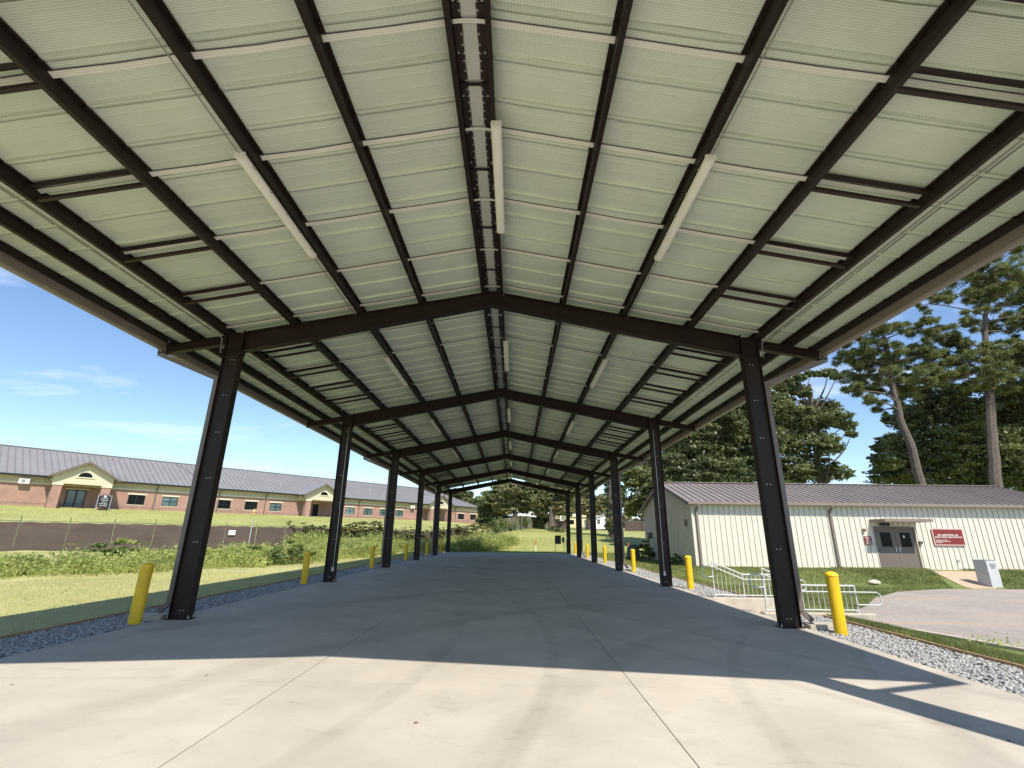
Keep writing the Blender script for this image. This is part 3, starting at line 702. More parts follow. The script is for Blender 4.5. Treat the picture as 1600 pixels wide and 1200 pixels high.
# ------------------------------------------------------------------ steps and railings at the right edge
st = thing('concrete_steps', 'concrete side steps with low kerb walls at the right slab edge', 'steps', (6.3, 13.5, 0), world=True)
MB().bbox(6.31, 8.75, 12.2, 14.9, -.6, -.385, .01).build('landing', 'concrete_old', st)
MB().bbox(6.31, 6.75, 12.2, 14.9, -.384, -.13, .01).build('step', 'concrete_old', st)
MB().bbox(6.755, 7.1, 12.2, 14.9, -.384, -.255, .01).build('step', 'concrete_old', st)
MB().bbox(6.31, 8.85, 11.93, 12.19, -.6, .045, .02).build('kerb_wall', 'concrete_old', st)
MB().bbox(6.31, 8.85, 14.91, 15.17, -.6, .02, .02).build('kerb_wall', 'concrete_old', st)
MB().bbox(8.76, 10.3, 12.3, 14.8, -.6, -.386, .01).build('walk_slab', 'concrete_old', st)
def railing(y, zb, drop, label):
    t = thing('hand_railing', label, 'railing', (6.4, y, 0), world=True)
    def T(pts, r, name):
        m = MB(); m.smooth = True; m.tube(pts, r, 8); m.build(name, 'rail', t)
    z1, z2 = .985, .985 - drop; xa, xb, xc = 6.42, 7.28, 8.52
    T([(xa, y, 0), (xa, y, z1)], .019, 'post'); T([(xb, y, zb), (xb, y, z2)], .019, 'post'); T([(xc, y, zb), (xc, y, z2)], .019, 'post'); T([(7.9, y, zb), (7.9, y, z2)], .02, 'post')
    T([(xa, y, z1), (xb, y, z2), (xc, y, z2)], .02, 'top_rail')
    T([(xa, y - .06, z1 - .13), (xb, y - .06, z2 - .13), (xc + .45, y - .06, z2 - .13), (xc + .52, y - .06, z2 - .17), (xc + .52, y - .06, z2 - .36), (xc + .46, y - .06, z2 - .40), (xc, y - .03, z2 - .40)], .016, 'grab_rail')
    T([(xa, y - .06, z1 - .13), (xa - .28, y - .06, z1 - .13), (xa - .33, y - .06, z1 - .17), (xa - .33, y - .06, z1 - .37), (xa - .28, y - .06, z1 - .41), (xa, y - .03, z1 - .41)], .016, 'grab_rail')
    T([(xa, y, .09), (xa + .2, y, .09), (xb, y, max(zb + .06, .09 - drop)), (xc, y, zb + .06)], .014, 'bottom_rail')
    n = 7
    for i in range(1, n):
        x = xa + (xb - xa) * i / n; f = i / n
        T([(x, y, .09 + (zb - .03) * f), (x, y, z1 - drop * f)], .0075, 'baluster')
    x = xb + .125
    while x < xc - .05:
        if abs(x - 7.9) > .04: T([(x, y, zb + .06), (x, y, z2)], .0075, 'baluster')
        x += .125
railing(12.05, .045, .36, 'white tube railing on the front kerb of the side steps')
railing(15.03, .02, .34, 'white tube railing on the rear kerb of the side steps')

# ------------------------------------------------------------------ cream metal building on the right
wh = thing('metal_building', 'long cream ribbed metal building with a brown standing seam roof', 'building', (10.7, 28.2, .12), world=False)
WL, WD, WH = 22.6, 10.4, 3.48
RZ, RY = 5.05, 5.2
DX0, DX1, DH = 10.22, 12.36, 2.2
rib = .305
def wall_panel_mesh(z0, z1, wdt=rib):
    m = MB(); d = .0
    prof = [(0, 0), (.004, -.04), (.034, -.04), (.042, 0), (wdt - .006, 0), (wdt - .003, .012)]
    prof = [(x, y) for x, y in prof if x < wdt - .02] + [(wdt - .006, 0), (wdt - .003, .012)]
    V = [(x, y, z0) for x, y in prof] + [(x, y, z1) for x, y in prof]; n = len(prof)
    m.add(V, [(i, i + 1, n + i + 1, n + i) for i in range(n - 1)]); return m.mesh('wall_panel', 'siding')
full = wall_panel_mesh(0, WH); over = wall_panel_mesh(DH + .07, WH)
B(.05, WL - .05, .02, WD - .02, -.1, WH - .03).build('wall_core', 'siding_seam', wh)
n = int(WL / rib)
for i in range(n):
    x = .03 + i * rib
    if x + rib > DX0 - .02 and x < DX1 + .02:
        link('wall_panel', over, wh, (x, 0, 0))
        if x < DX0 - .09: link('wall_panel', wall_panel_mesh(0, DH + .07, DX0 - .07 - x), wh, (x, 0, 0))
        if x + rib > DX1 + .09:
            mm = wall_panel_mesh(0, DH + .07, x + rib - DX1 - .07); link('wall_panel', mm, wh, (DX1 + .07, 0, 0))
    else: link('wall_panel', full, wh, (x, 0, 0))
# gable panels
for gxp, sgn in ((0, -1), (WL, 1)):
    i = 0; y = .03
    while y < WD - .05:
        y1 = min(WD - .03, y + rib - .004)
        zt = lambda yy: WH - .02 + (RZ - WH) * (1 - abs(yy - RY) / RY)
        X0, X1 = sorted((gxp, gxp + sgn * .03)); m = MB()
        m.prism([(gxp, y, 0), (gxp, y1, 0), (gxp, y1, zt(y1)), (gxp, y, zt(y))], (sgn * .02, 0, 0))
        m.prism([(gxp + sgn * .02, y, 0), (gxp + sgn * .02, y + .05, 0), (gxp + sgn * .02, y + .05, zt(y + .05) - .01), (gxp + sgn * .02, y, zt(y) - .01)], (sgn * .025, 0, 0))
        m.build('wall_panel', 'siding', wh); y += rib
B(.04, WL - .04, WD - .02, WD + .01, -.1, WH).build('back_wall', 'siding', wh)
# roof panels both slopes
rw = .41; n = int((WL + .5) / rw)
def wroof(front):
    m = MB(); y0 = -.32 if front else WD + .32; sl = (RZ - WH) / RY
    z0 = WH + .06 - .32 * sl; yy, zt = RY, RZ + .06
    V = [(0, y0, z0), (rw - .002, y0, z0), (rw - .002, yy, zt), (0, yy, zt)]; V += [(x, y, z - .05) for x, y, z in V]
    fs = [(0, 1, 2, 3), (7, 6, 5, 4), (0, 4, 5, 1), (1, 5, 6, 2), (2, 6, 7, 3), (3, 7, 4, 0)]
    if not front: fs = [f[::-1] for f in fs]
    m.add(V, fs)
    V = [(-.018, y0, z0 + .001), (.018, y0, z0 + .001), (.018, yy, zt + .001), (-.018, yy, zt + .001)]; V = [(x, y, z + .055) for x, y, z in V] + V
    m.add(V, fs); return m.mesh('roof_panel', 'metal_roof')
for fr in (True, False):
    me_ = wroof(fr)
    for i in range(n): link('roof_panel', me_, wh, (-.25 + i * rw, 0, 0))
xr1 = -.25 + n * rw
B(-.26, xr1 + .01, RY - .16, RY + .16, RZ + .085, RZ + .13).build('ridge_cap', 'trim_brown', wh)
for y in (-.42, WD + .30): B(-.27, xr1 + .02, y, y + .12, WH - .12, WH + .035).build('gutter', 'trim_brown', wh)
for x in (-.29, xr1 + .003):
    for a, b in (((-.34), RY), (WD + .34, RY)):
        m = MB(); sl = (RZ - WH) / RY; za = WH + .05 - .34 * sl
        m.prism([(x, a, za + .06), (x, b, RZ + .12), (x, b, RZ - .09), (x, a, za - .15)], (.028, 0, 0)); m.build('rake_trim', 'trim_brown', wh)
for x in (-.03, WL - .06): MB().box(x, x + .09, -.045, .06, 0, WH - .125).build('corner_trim', 'siding', wh)
for x in (.26, 7.84):
    m = MB(); m.bar((x, -.36, WH - .12), (x, -.36, WH - .22), .11, .08, (0, 1, 0)); m.bar((x, -.36, WH - .2), (x, -.10, WH - .42), .11, .08); m.bar((x, -.085, WH - .38), (x, -.085, .16), .12, .09, (0, 1, 0)); m.bar((x, -.085, .2), (x, -.28, .06), .11, .08)
    m.build('downspout', 'trim_brown', wh)
# door
d = B(DX0 - .06, DX0, -.04, .06, 0, DH + .06).build('door_frame', 'door_brown', wh)
for a in ((DX1, DX1 + .06, -.04, .06, 0, DH + .06), (DX0, DX1, -.04, .06, DH, DH + .06)): B(*a).build('frame_bar', 'door_brown', d)
xm = (DX0 + DX1) / 2
for a, b, g0, g1 in ((DX0 + .01, xm - .006, .22, .82), (xm + .006, DX1 - .01, .25, .85)):
    dm = MB(); gz0, gz1 = 1.18, 1.95; gx0, gx1 = a + g0, a + g1
    dm.box(a, gx0, -.01, .03, .02, DH - .01); dm.box(gx1, b, -.01, .03, .02, DH - .01); dm.box(gx0, gx1, -.01, .03, .02, gz0); dm.box(gx0, gx1, -.01, .03, gz1, DH - .01)
    dr = dm.build('door', 'door_brown', wh); B(gx0, gx1, .0, .012, gz0, gz1).build('glass', 'glass_dark', dr)
    hx = xm - .1 if a < xm - .2 else xm + .1
    hm = MB(); hm.box(hx - .025, hx + .025, -.025, -.01, .92, 1.2); hm.box(hx - .015, hx + .015, -.07, -.025, 1.04, 1.08); hm.box(hx - .06, hx + .06, -.075, -.05, 1.045, 1.075); hm.build('handle', 'galv', dr)
B(xm + .45, xm + .53, -.006, -.0005, 1.66, 1.8).build('notice', 'white', wh)
B(xm - .75, xm - .2, -.09, -.035, DH + .09, DH + .26).build('door_closer_box', 'black', wh)
cn = MB(); cn.box(10.05, 12.62, -1.15, -.03, 2.55, 2.61); cn.box(10.02, 12.65, -1.19, -1.15, 2.50, 2.66); cn.box(10.02, 10.05, -1.15, -.03, 2.5, 2.64); cn.box(12.62, 12.65, -1.15, -.03, 2.5, 2.64)
cn = cn.build('canopy', 'trim_brown', wh)
for x in (10.55, 12.2): m = MB(); m.tube([(x, -.03, 3.3), (x, -1.0, 2.63)], .012, 5); m.build('tie_rod', 'galv', cn)
B(DX0 - .3, DX1 + 1.2, -1.5, -.035, -.3, .0).build('door_step', 'concrete_old', wh)
def lettering(name, par, x, y, z, rows, mats_='white', seed=3):
    """rows of small raised letters: (x offset, z offset, width, letter height)"""
    r = random.Random(seed); m = MB()
    for xo, zo, wd, h in rows:
        c = xo
        while c < xo + wd:
            for q in range(r.randint(3, 8)):
                lw = h * r.uniform(.35, .62)
                if c + lw > xo + wd: break
                k = r.randint(0, 3); X = x + c; Z = z + zo; t = h * .2
                if k == 0: m.box(X, X + t, y - .006, y, Z, Z + h); m.box(X + t, X + lw, y - .006, y, Z, Z + t); m.box(X + t, X + lw, y - .006, y, Z + h - t, Z + h)
                elif k == 1: m.box(X, X + t, y - .006, y, Z, Z + h * .75); m.box(X + lw - t, X + lw, y - .006, y, Z, Z + h * .75); m.box(X + t, X + lw - t, y - .006, y, Z + h * .55, Z + h * .75)
                elif k == 2: m.box(X + lw * .3, X + lw * .3 + t, y - .006, y, Z, Z + h); m.box(X, X + lw * .3, y - .006, y, Z + h * .5, Z + h * .7); m.box(X + lw * .3 + t, X + lw, y - .006, y, Z, Z + t)
                else: m.box(X, X + lw, y - .006, y, Z, Z + t); m.box(X, X + t, y - .006, y, Z + t, Z + h * .75); m.box(X + t, X + lw, y - .006, y, Z + h * .55, Z + h * .75)
                c += lw + h * .14
            c += h * .45
    return m.build(name, mats_, par, kind='stuff')
def sign(label, loc, w_, h_, face, frame, rows, fw=.05, rz=0, cat='sign', lm='white', name='wall_sign', seed=3):
    t = thing(name, label, cat, loc, rz)
    B(0, w_, -.03, 0, 0, h_).build('board', face, t)
    if frame:
        m = MB(); m.box(-fw, 0, -.045, 0, -fw, h_ + fw); m.box(w_, w_ + fw, -.045, 0, -fw, h_ + fw); m.box(0, w_, -.045, 0, -fw, 0); m.box(0, w_, -.045, 0, h_, h_ + fw); m.build('frame', frame, t)
    if rows: lettering('lettering', t, 0, -.03, 0, rows, lm, seed)
    return t
sign('large maroon sign with white lettering on the cream wall right of the door', (24.1, 28.155, 1.46), 1.62, .80, 'maroon', 'pinkish', [(.22, .47, 1.15, .085), (.06, .355, 1.5, .085), (.05, .21, .66, .045), (.05, .145, .86, .045), (.05, .08, .38, .045)])
sign('small maroon notice with white lettering on the wall left of the brown doors', (20.2, 28.155, 1.40), .40, .45, 'maroon', None, [(.06, .34, .3, .07), (.12, .24, .2, .07), (.08, .14, .3, .07), (.08, .04, .26, .07)], seed=9)
t = thing('wall_light', 'small brown alarm light on the cream wall above the small maroon notice', 'light', (20.2, 28.15, 2.1))
B(0, .14, -.09, 0, 0, .16).build('housing', 'trim_brown', t); B(.03, .11, -.13, -.09, .02, .1).build('lens', 'maroon', t)
t = thing('call_box', 'small dark card reader box on the wall just right of the brown doors', 'box', (23.2, 28.15, 1.42))
B(0, .16, -.10, 0, .06, .2).build('hood', 'grey_dark', t); B(.03, .12, -.07, 0, -.06, .06).build('keypad', 'galv', t)
t = thing('wall_tap', 'small metal wall tap low on the cream wall below the maroon sign', 'tap', (25.1, 28.15, .55))
B(0, .08, -.04, 0, 0, .12).build('plate', 'galv', t); m = MB(); m.tube([(.04, -.04, .07), (.04, -.1, .06), (.04, -.11, .01)], .015, 6); m.build('spout', 'galv', t)
t = thing('wall_vent', 'small brown vent box high on the shaded gable wall near its front corner', 'vent', (10.65, 28.85, 2.3))
B(-.08, 0, 0, .3, 0, .36).build('hood', 'trim_brown', t)
for i in range(4): B(-.095, -.08, .03, .27, .04 + i * .08, .08 + i * .08).build('slat', 'grey_dark', t)
t = thing('electric_meter', 'grey meter cabinet and conduits on the shaded gable wall', 'meter', (10.65, 36.2, .12))
B(-.22, 0, -.6, .2, .55, 1.45).build('cabinet', 'grey_box', t); B(-.25, 0, .25, .75, 1.35, 1.85).build('meter_panel', 'grey_dark', t); B(-.2, 0, -.3, .0, .2, .5).build('switch_box', 'black', t)
for y in (-.5, .05): m = MB(); m.tube([(-.08, y, -.2), (-.08, y, .56)], .03, 6); m.build('conduit', 'grey_box', t)
m = MB(); m.lathe([(.1, -.31), (.1, -.25)], 12); m.v = [(z, .5 + x, 1.62 + y) for x, y, z in m.v]; m.build('meter_dial', 'galv', t)

# pedestal at the lot edge
t = thing('utility_pedestal', 'leaning light grey metal pedestal box with a printed notice at the lot edge', 'utility box', (22.45, 23.62, -.40), R(2))
m = MB(); m.box(0, .50, -.0, .03, 0, 1.20); m.box(0, .50, .62, .65, 0, 1.27); m.box(0, .03, .03, .62, 0, 1.23); m.box(.47, .50, .03, .62, 0, 1.23); m.box(.03, .47, .03, .62, 0, 1.13); m.build('cabinet', 'grey_box', t)
lettering('notice', t, .11, 0, .78, [(0, .26, .32, .04), (0, .2, .32, .04), (.04, .14, .25, .04), (.05, .08, .2, .04)], 'grey_dark', 5)
m = MB(); m.lathe([(.17, 0), (.2, .06), (.16, .13), (.05, .17)], 9); m.v = [(x * 1.35 + 17.3 + random.uniform(-.02, .02), y + 23.9, z - .28) for x, y, z in m.v]; m.build('boulder', 'stone_trim', label='single pale rock lying on the grass by the parking lot', cat='rock')
m = MB(); NQ = 12
for q in range(NQ):
    f0, f1 = q / NQ, (q + 1) / NQ; P4 = []
    for f in (f0, f1):
        for xa, xb in ((21.2, 22.2), (22.35, 24.6)): P4.append((xa + (xb - xa) * f, 23.34 + 3.4 * f))
    P4 = [P4[0], P4[1], P4[3], P4[2]]
    m.add([(x, y, float(gz(x, y)) + .03) for x, y in P4] + [(x, y, float(gz(x, y)) - .2) for x, y in P4], [(0, 1, 2, 3), (0, 4, 5, 1), (1, 5, 6, 2), (2, 6, 7, 3), (3, 7, 4, 0)])
m.build('path', 'sand_path', kind='structure')

# ------------------------------------------------------------------ brick school-like building on the hill at left
bb = thing('brick_building', 'long low brick building with grey metal roof and gabled porches on the hill', 'building', (-45.72, 60, 4.1), R(50.5))
BX0, BX1, BD = -34.0, 60.3, 16.0
PORCH = [(-5.95, 3.05), (22.9, 3.3), (47.4, 3.1)]
WIN = [-30, -26, -.25, 3.3, 9.7, 13.3, 16.8, 29.3, 32.8, 36.1, 39.5, 55.3, 58.9]
WW, WZ0, WZ1 = 1.72, .6, 1.78
m = MB()
def wallbox(a, b, z0, z1): m.box(a, b, 0, .3, z0, z1)
m.box(BX0, BX1, 0, .3, -1.2, WZ0); m.box(BX0, BX1, 0, .3, WZ1 + .17, 2.3)
edges = [BX0]
for c in WIN: edges += [c - WW / 2, c + WW / 2]
edges.append(BX1)
for a, b in zip(edges[0::2], edges[1::2]): m.box(a, b, 0, .3, WZ0, WZ1 + .17)
m.box(BX1 - .3, BX1, .3, BD, -1.2, 2.3); m.box(BX0, BX0 + .3, .3, BD, -1.2, 2.3); m.box(BX0 + .3, BX1 - .3, BD - .3, BD, -1.2, 2.3)
m.build('brick_wall', 'brick', bb)
B(BX0 - .05, BX1 + .05, -.05, BD + .05, 2.3, 2.47).build('stone_band', 'stone_trim', bb)
B(BX0, BX1, .0, BD, 2.47, 3.2).build('upper_wall', 'stucco_shade', bb)
m = MB(); m.box(BX0 - .02, BX1 + .02, -.03, 0, .28, .35); m.build('brick_ledge', 'brick', bb)
fm = MB(); a, b = -WW / 2, WW / 2
fm.box(a, a + .07, .03, .12, WZ0, WZ1); fm.box(b - .07, b, .03, .12, WZ0, WZ1); fm.box(a + .07, b - .07, .03, .12, WZ1 - .07, WZ1); fm.box(a + .07, b - .07, .03, .12, WZ0, WZ0 + .07); fm.box(-.04, .04, .03, .12, WZ0 + .07, WZ1 - .07); fm.box(a + .07, -.04, .04, .11, 1.15, 1.2); fm.box(.04, b - .07, .04, .11, 1.15, 1.2)
fm = fm.mesh('window', 'black')
pane = {k: [B(x0, x1, .07, .085, z0, z1).mesh('pane', k) for x0, x1 in ((a + .07, -.04), (.04, b - .07)) for z0, z1 in ((WZ0 + .07, 1.15), (1.2, WZ1 - .07))] for k in ('glass_dark', 'glass_blue')}
lint = B(a - .12, b + .12, -.02, .3, WZ1 + .001, WZ1 + .168).mesh('lintel', 'stone_trim'); sill = B(a - .06, b + .06, -.04, .1, WZ0 - .07, WZ0 - .001).mesh('sill', 'stone_trim')
for i, c in enumerate(WIN):
    w_ = link('window', fm, bb, (c, 0, 0)); 
    for p_ in pane['glass_blue' if i in (3, 6, 8, 7, 9, 10) else 'glass_dark']: link('pane', p_, w_)
    link('lintel', lint, w_); link('sill', sill, w_)
    B(c - WW / 2, c + WW / 2, .2, .24, WZ0, WZ1).build('blind', 'grey_dark', bb)
# main roof with hipped far end
RZb, RYb = 7.0, BD / 2; ev = .55
ez = 3.18
V = [(BX0 - 1, -ev, ez), (BX1 + ev, -ev, ez), (BX1 + ev, BD + ev, ez), (BX0 - 1, BD + ev, ez), (BX1 - 7.0, RYb, RZb), (BX0 - 1, RYb, RZb)]
m = MB(); m.add(V, [(0, 1, 4, 5), (1, 2, 4), (2, 3, 5, 4), (3, 0, 5), (3, 2, 1, 0)]); m.build('roof', 'shingle_metal', bb)
m = MB(); sl = (RZb - ez) / (RYb + ev)
x = BX0
while x < BX1 + .4:
    top = RYb if x < BX1 - 7 else RYb - (RYb + ev) * (x - (BX1 - 7)) / (7 + ev)
    if top > -ev + .2:
        m.bar((x, -ev, ez + .03), (x, top, ez + sl * (top + ev) + .03), .09, .06)
    x += .61
m.build('standing_seam', 'seam_metal', bb, kind='stuff')
m = MB(); m.bar((BX0 - 1, RYb, RZb + .03), (BX1 - 7, RYb, RZb + .03), .35, .1); m.bar((BX1 - 7, RYb, RZb + .03), (BX1 + ev, -ev, ez + .05), .25, .08); m.bar((4.9, RYb, RZb + .03), (8.0, -ev, ez + .05), .12, .1); m.build('ridge_cap', 'seam_metal', bb)
B(BX0 - 1, BX1 + ev + .1, -ev - .14, -ev - .002, ez - .14, ez + .05).build('gutter', 'black', bb)
B(BX0 - 1, BX1 + ev, -ev + .01, -.01, ez - .1, ez - .04).build('soffit', 'stucco_shade', bb)
for x in (1.6, 8.2, 8.9, 15.2, 30.9, 53.6):
    m = MB(); m.bar((x, -ev - .07, ez - .1), (x, -.1, ez - .55), .1, .1); m.bar((x, -.07, ez - .5), (x, -.07, -.4), .1, .1, (0, 1, 0)); m.build('downspout', 'door_brown', bb)
for x, y, h in ((13.2, 3.6, .9), (18.0, 2.0, .5), (34.2, 2.2, .8), (37.3, 2.2, .8)):
    m = MB(); z = ez + sl * (y + ev); m.tube([(x, y, z - .1), (x, y, z + h)], .09, 8); m.build('vent_pipe', 'galv', bb)
PO = 2.5
for ip, (c, hw) in enumerate(PORCH):
    # piers
    for sx in (-1, 1):
        xp = c + sx * (hw - .95)
        m = MB(); m.box(xp - .4, xp + .4, -PO, -PO + .8, -1.2, 2.22); m.build('brick_pier', 'brick', bb)
        m = MB(); m.box(xp - .46, xp + .46, -PO - .06, -PO + .86, 2.22, 2.4); m.build('pier_cap', 'stone_trim', bb)
    # gable front wall, thick, with half-round vent
    x0, x1 = c - hw + .45, c + hw - .45; sl2 = (4.85 - 3.12) / hw
    zt = lambda xx: 4.80 - abs(xx - c) * sl2
    m = MB(); m.prism([(x0, -PO + .02, 2.40), (x1, -PO + .02, 2.40), (x1, -PO + .02, zt(x1)), (c, -PO + .02, 4.80), (x0, -PO + .02, zt(x0))], (0, .4, 0)); m.build('gable_wall', 'stucco', bb)
    for sx in (-1, 1):
        xa = c + sx * (hw - .52); m = MB(); m.box(xa - .07, xa + .07, -PO + .45, -.0, 2.40, zt(x0) - .02); m.build('porch_side', 'stucco', bb)
    # half-round window with its frame
    m = MB(); arc = [(c + .62 * math.cos(q * math.pi / 10), -PO - .012, 3.22 + .52 * math.sin(q * math.pi / 10)) for q in range(11)]; m.prism(arc, (0, .03, 0)); fan = m.build('fan_window', 'glass_dark', bb)
    m = MB(); arc = [(c + .78 * math.cos(q * math.pi / 10), 3.2 + .68 * math.sin(q * math.pi / 10)) for q in range(11)]; inn = [(c + .62 * math.cos(q * math.pi / 10), 3.22 + .52 * math.sin(q * math.pi / 10)) for q in range(11)]
    V = [(x, -PO - .03, z) for x, z in arc] + [(x, -PO - .03, z) for x, z in inn] + [(x, -PO + .02, z) for x, z in arc] + [(x, -PO + .02, z) for x, z in inn]
    F_ = []
    for q in range(10): F_ += [(q, q + 1, 12 + q, 11 + q), (22 + q, 22 + q + 1, q + 1, q), (11 + q, 12 + q, 34 + q, 33 + q)]
    m.add(V, F_); m.box(c - .85, c + .85, -PO - .05, -PO + .02, 3.1, 3.2); m.build('frame', 'stone_trim', fan)
    # gable roof running back into the main roof
    m = MB(); fy, by = -PO - .45, 2.6
    for sx in (-1, 1):
        xe_ = c + sx * (hw + .05); ze_ = 3.12 - .02
        V = [(c, fy, 4.93), (xe_, fy, ze_), (xe_, by, ze_), (c, by, 4.93)]; V += [(x, y, z - .16) for x, y, z in V]
        fs = [(0, 1, 2, 3), (7, 6, 5, 4), (0, 4, 5, 1), (1, 5, 6, 2), (2, 6, 7, 3), (3, 7, 4, 0)]
        m.add(V, fs if sx < 0 else [f[::-1] for f in fs])
    m.build('porch_roof', 'shingle_metal', bb)
    m = MB()
    for sx in (-1, 1):
        xe_ = c + sx * (hw + .08); m.prism([(c, fy - .04, 4.97), (xe_, fy - .04, 3.13), (xe_, fy - .04, 2.9), (c, fy - .04, 4.70)], (0, .035, 0))
    m.build('fascia', 'door_brown', bb)
    for sx in (-1, 1):
        xg = c + sx * (hw + .1); B(min(xg, xg - sx * .1), max(xg, xg - sx * .1), fy, -ev - .15, 2.98, 3.1).build('gutter', 'black', bb)
    m = MB(); xa = c - hw - .05; m.bar((xa, -PO + .4, 2.98), (xa + .6, -PO + .5, 2.3), .09, .09); m.bar((xa + .6, -PO + .5, 2.34), (xa + .55, -PO + .5, -.4), .09, .09); m.build('downspout', 'door_brown', bb)
    # door in the recess
    dx = {0: c, 1: c + .2, 2: c + .1}[ip]
    dw = 1.7 if ip == 0 else .95
    fr = MB(); fr.box(dx - dw / 2, dx - dw / 2 + .1, -.06, -.002, 0, 1.95); fr.box(dx + dw / 2 - .1, dx + dw / 2, -.06, -.002, 0, 1.95); fr.box(dx - dw / 2 + .1, dx + dw / 2 - .1, -.06, -.002, 1.85, 1.95)
    if ip == 0: fr.box(dx - .07, dx + .07, -.06, -.002, 0, 1.85)
    dr = fr.build('door', 'black', bb)
    if ip == 0:
        for sx in (-1, 1): B(min(dx + sx * .07, dx + sx * .75), max(dx + sx * .07, dx + sx * .75), -.03, -.01, .1, 1.85).build('glass', 'glass_blue', dr)
    else: B(dx - .375, dx + .375, -.03, -.01, 0, 1.85).build('glass', 'glass_dark', dr)
    B(dx - dw / 2 - .15, dx + dw / 2 + .15, -.04, -.002, 1.96, 2.1).build('door_lintel', 'stone_trim', bb)
# things on the brick building
BR = Matrix.Rotation(R(50.5), 4, 'Z')
def bw(x, y, z): return BR @ Vector((x, y, z)) + Vector((-45.72, 60, 4.1))
def acunit(x, z, label):
    t = thing('air_conditioner', label, 'air conditioner', bw(x, 0, z), R(50.5), group='wall air conditioners on the brick building')
    m = MB(); m.bbox(-.45, .42, -.5, -.0, 0, .55, .03); m.build('casing', 'white', t)
    for i in range(6): B(-.25, .05, -.512, -.5, .1 + i * .06, .13 + i * .06).build('louvre', 'grey_dark', t)
acunit(-10.5, 2.25, 'white boxy air conditioner high on the brick wall left of the first porch')
acunit(42.2, 2.2, 'white boxy air conditioner high on the wall by the last porch')
t = thing('information_board', 'black arched information board with white lettering beside the first porch', 'sign', bw(-3.9, -3.3, -.05), R(50.5))
m = MB(); m.prism([(-.52, 0, .1), (.52, 0, .1), (.52, 0, 1.25)] + [(.52 * math.cos(q * math.pi / 8), 0, 1.25 + .35 * math.sin(q * math.pi / 8)) for q in range(1, 8)] + [(-.52, 0, 1.25)], (0, .06, 0)); m.build('board', 'black_sign', t)
for x in (-.62, .56): B(x, x + .06, .0, .06, -.3, 1.4).build('post', 'galv', t)
lettering('lettering', t, -.4, -.001, 0, [(.1, 1.02, .66, .09), (.06, .82, .7, .09), (.2, .62, .46, .09), (0, .42, .8, .09), (.06, .22, .7, .09)], 'white', 21)
m = MB()
for q in range(8):
    a0, a1 = (q + .5) / 9 * math.pi, (q + 1.5) / 9 * math.pi; m.bar((.44 * math.cos(a0), -.004, 1.22 + .31 * math.sin(a0)), (.44 * math.cos(a1), -.004, 1.22 + .31 * math.sin(a1)), .008, .07, (0, 0, 1))
m.build('arched_title', 'pinkish', t)
m = MB(); m.prism([(-.14, -.01, 1.36), (.14, -.01, 1.36), (.14, -.01, 1.24), (0, -.01, 1.12), (-.14, -.01, 1.24)], (0, .009, 0)); m.build('crest', 'white', t)
m = MB(); hx = bw(12.2, -4, -.1); m.lathe([(.16, 0), (.16, .05), (.11, .06), (.11, .5), (.15, .52), (.15, .56), (.13, .6), (.08, .68), (.03, .71), (.03, .77)], 12)
hy = thing('fire_hydrant', 'small orange and cream fire hydrant on the grass before the brick building', 'hydrant', (hx.x, hx.y, hx.z)); m.build('barrel', 'hydrant', hy)
m = MB(); m.tube([(-.2, 0, .42), (.2, 0, .42)], .06, 8); m.tube([(0, 0, .40), (0, -.2, .40)], .08, 8); m.build('nozzle', 'stone_trim', hy)

# ------------------------------------------------------------------ screened fence along the foot of the hill
fen = thing('screened_fence', 'long chain link fence covered with brown privacy screen below the hill', 'fence', (-32.18, 32, 0), world=True)
def fz(t): x, y = FQ + FD * t; return float(gz(x, y))
FS = [-24 + i * 2.45 for i in range(int(66 / 2.45) + 1)]
for i, t_ in enumerate(FS):
    x, y = FQ + FD * t_; z = fz(t_); m = MB(); m.tube([(x, y, z - .2), (x + random.uniform(-.03, .03), y, z + 2.05), (x + .05, y - .05, z + 2.2)], .024, 6); m.build('post', 'grey_dark', fen)
for a, b_ in zip(FS[:-1], FS[1:]):
    n = 7; V = []; F_ = []
    ph = random.uniform(0, 6)
    for i in range(n):
        t_ = a + .03 + (b_ - a - .06) * i / (n - 1); x, y = FQ + FD * t_
        for zi in range(4):
            bulge = .05 * math.sin(i / (n - 1) * math.pi) * math.sin(zi * 1.1 + ph) + random.uniform(-.012, .012)
            zt = fz(t_) - .03 + (1.88 + .03 * math.sin(i * 1.9 + ph)) * zi / 3
            V.append((x + FN[0] * (.05 + bulge), y + FN[1] * (.05 + bulge), zt))
    for i in range(n - 1):
        for zi in range(3): q = i * 4 + zi; F_.append((q, q + 4, q + 5, q + 1))
    m = MB(); m.smooth = True; m.add(V, F_); nv = len(V); m.add([(x - FN[0] * .012, y - FN[1] * .012, z) for x, y, z in V], [f[::-1] for f in F_]); m.build('screen_panel', 'screen', fen)
m = MB(); m.tube([(*(FQ + FD * t_), fz(t_) + 1.93) for t_ in FS], .022, 6); m.build('top_rail', 'grey_dark', fen)
def on_fence(t_, off): p = FQ + FD * t_ + FN * off; return p
p = on_fence(13.0, .13); t = sign('white paper notice hanging on the brown screened fence', (p[0], p[1], fz(13) + 1.15), .52, .38, 'white', None, [(.06, .2, .4, .05), (.06, .1, .36, .05)], rz=math.pi / 2 - FA, lm='grey_box', name='notice_board')
p = on_fence(14.6, .5); m = MB(); m.tube([(p[0], p[1], fz(14.6) - .2), (p[0] + .02, p[1], fz(14.6) + 2.5)], .055, 8); m.build('galvanized_post', 'galv', label='tall bare galvanized post standing before the screened fence', cat='post')
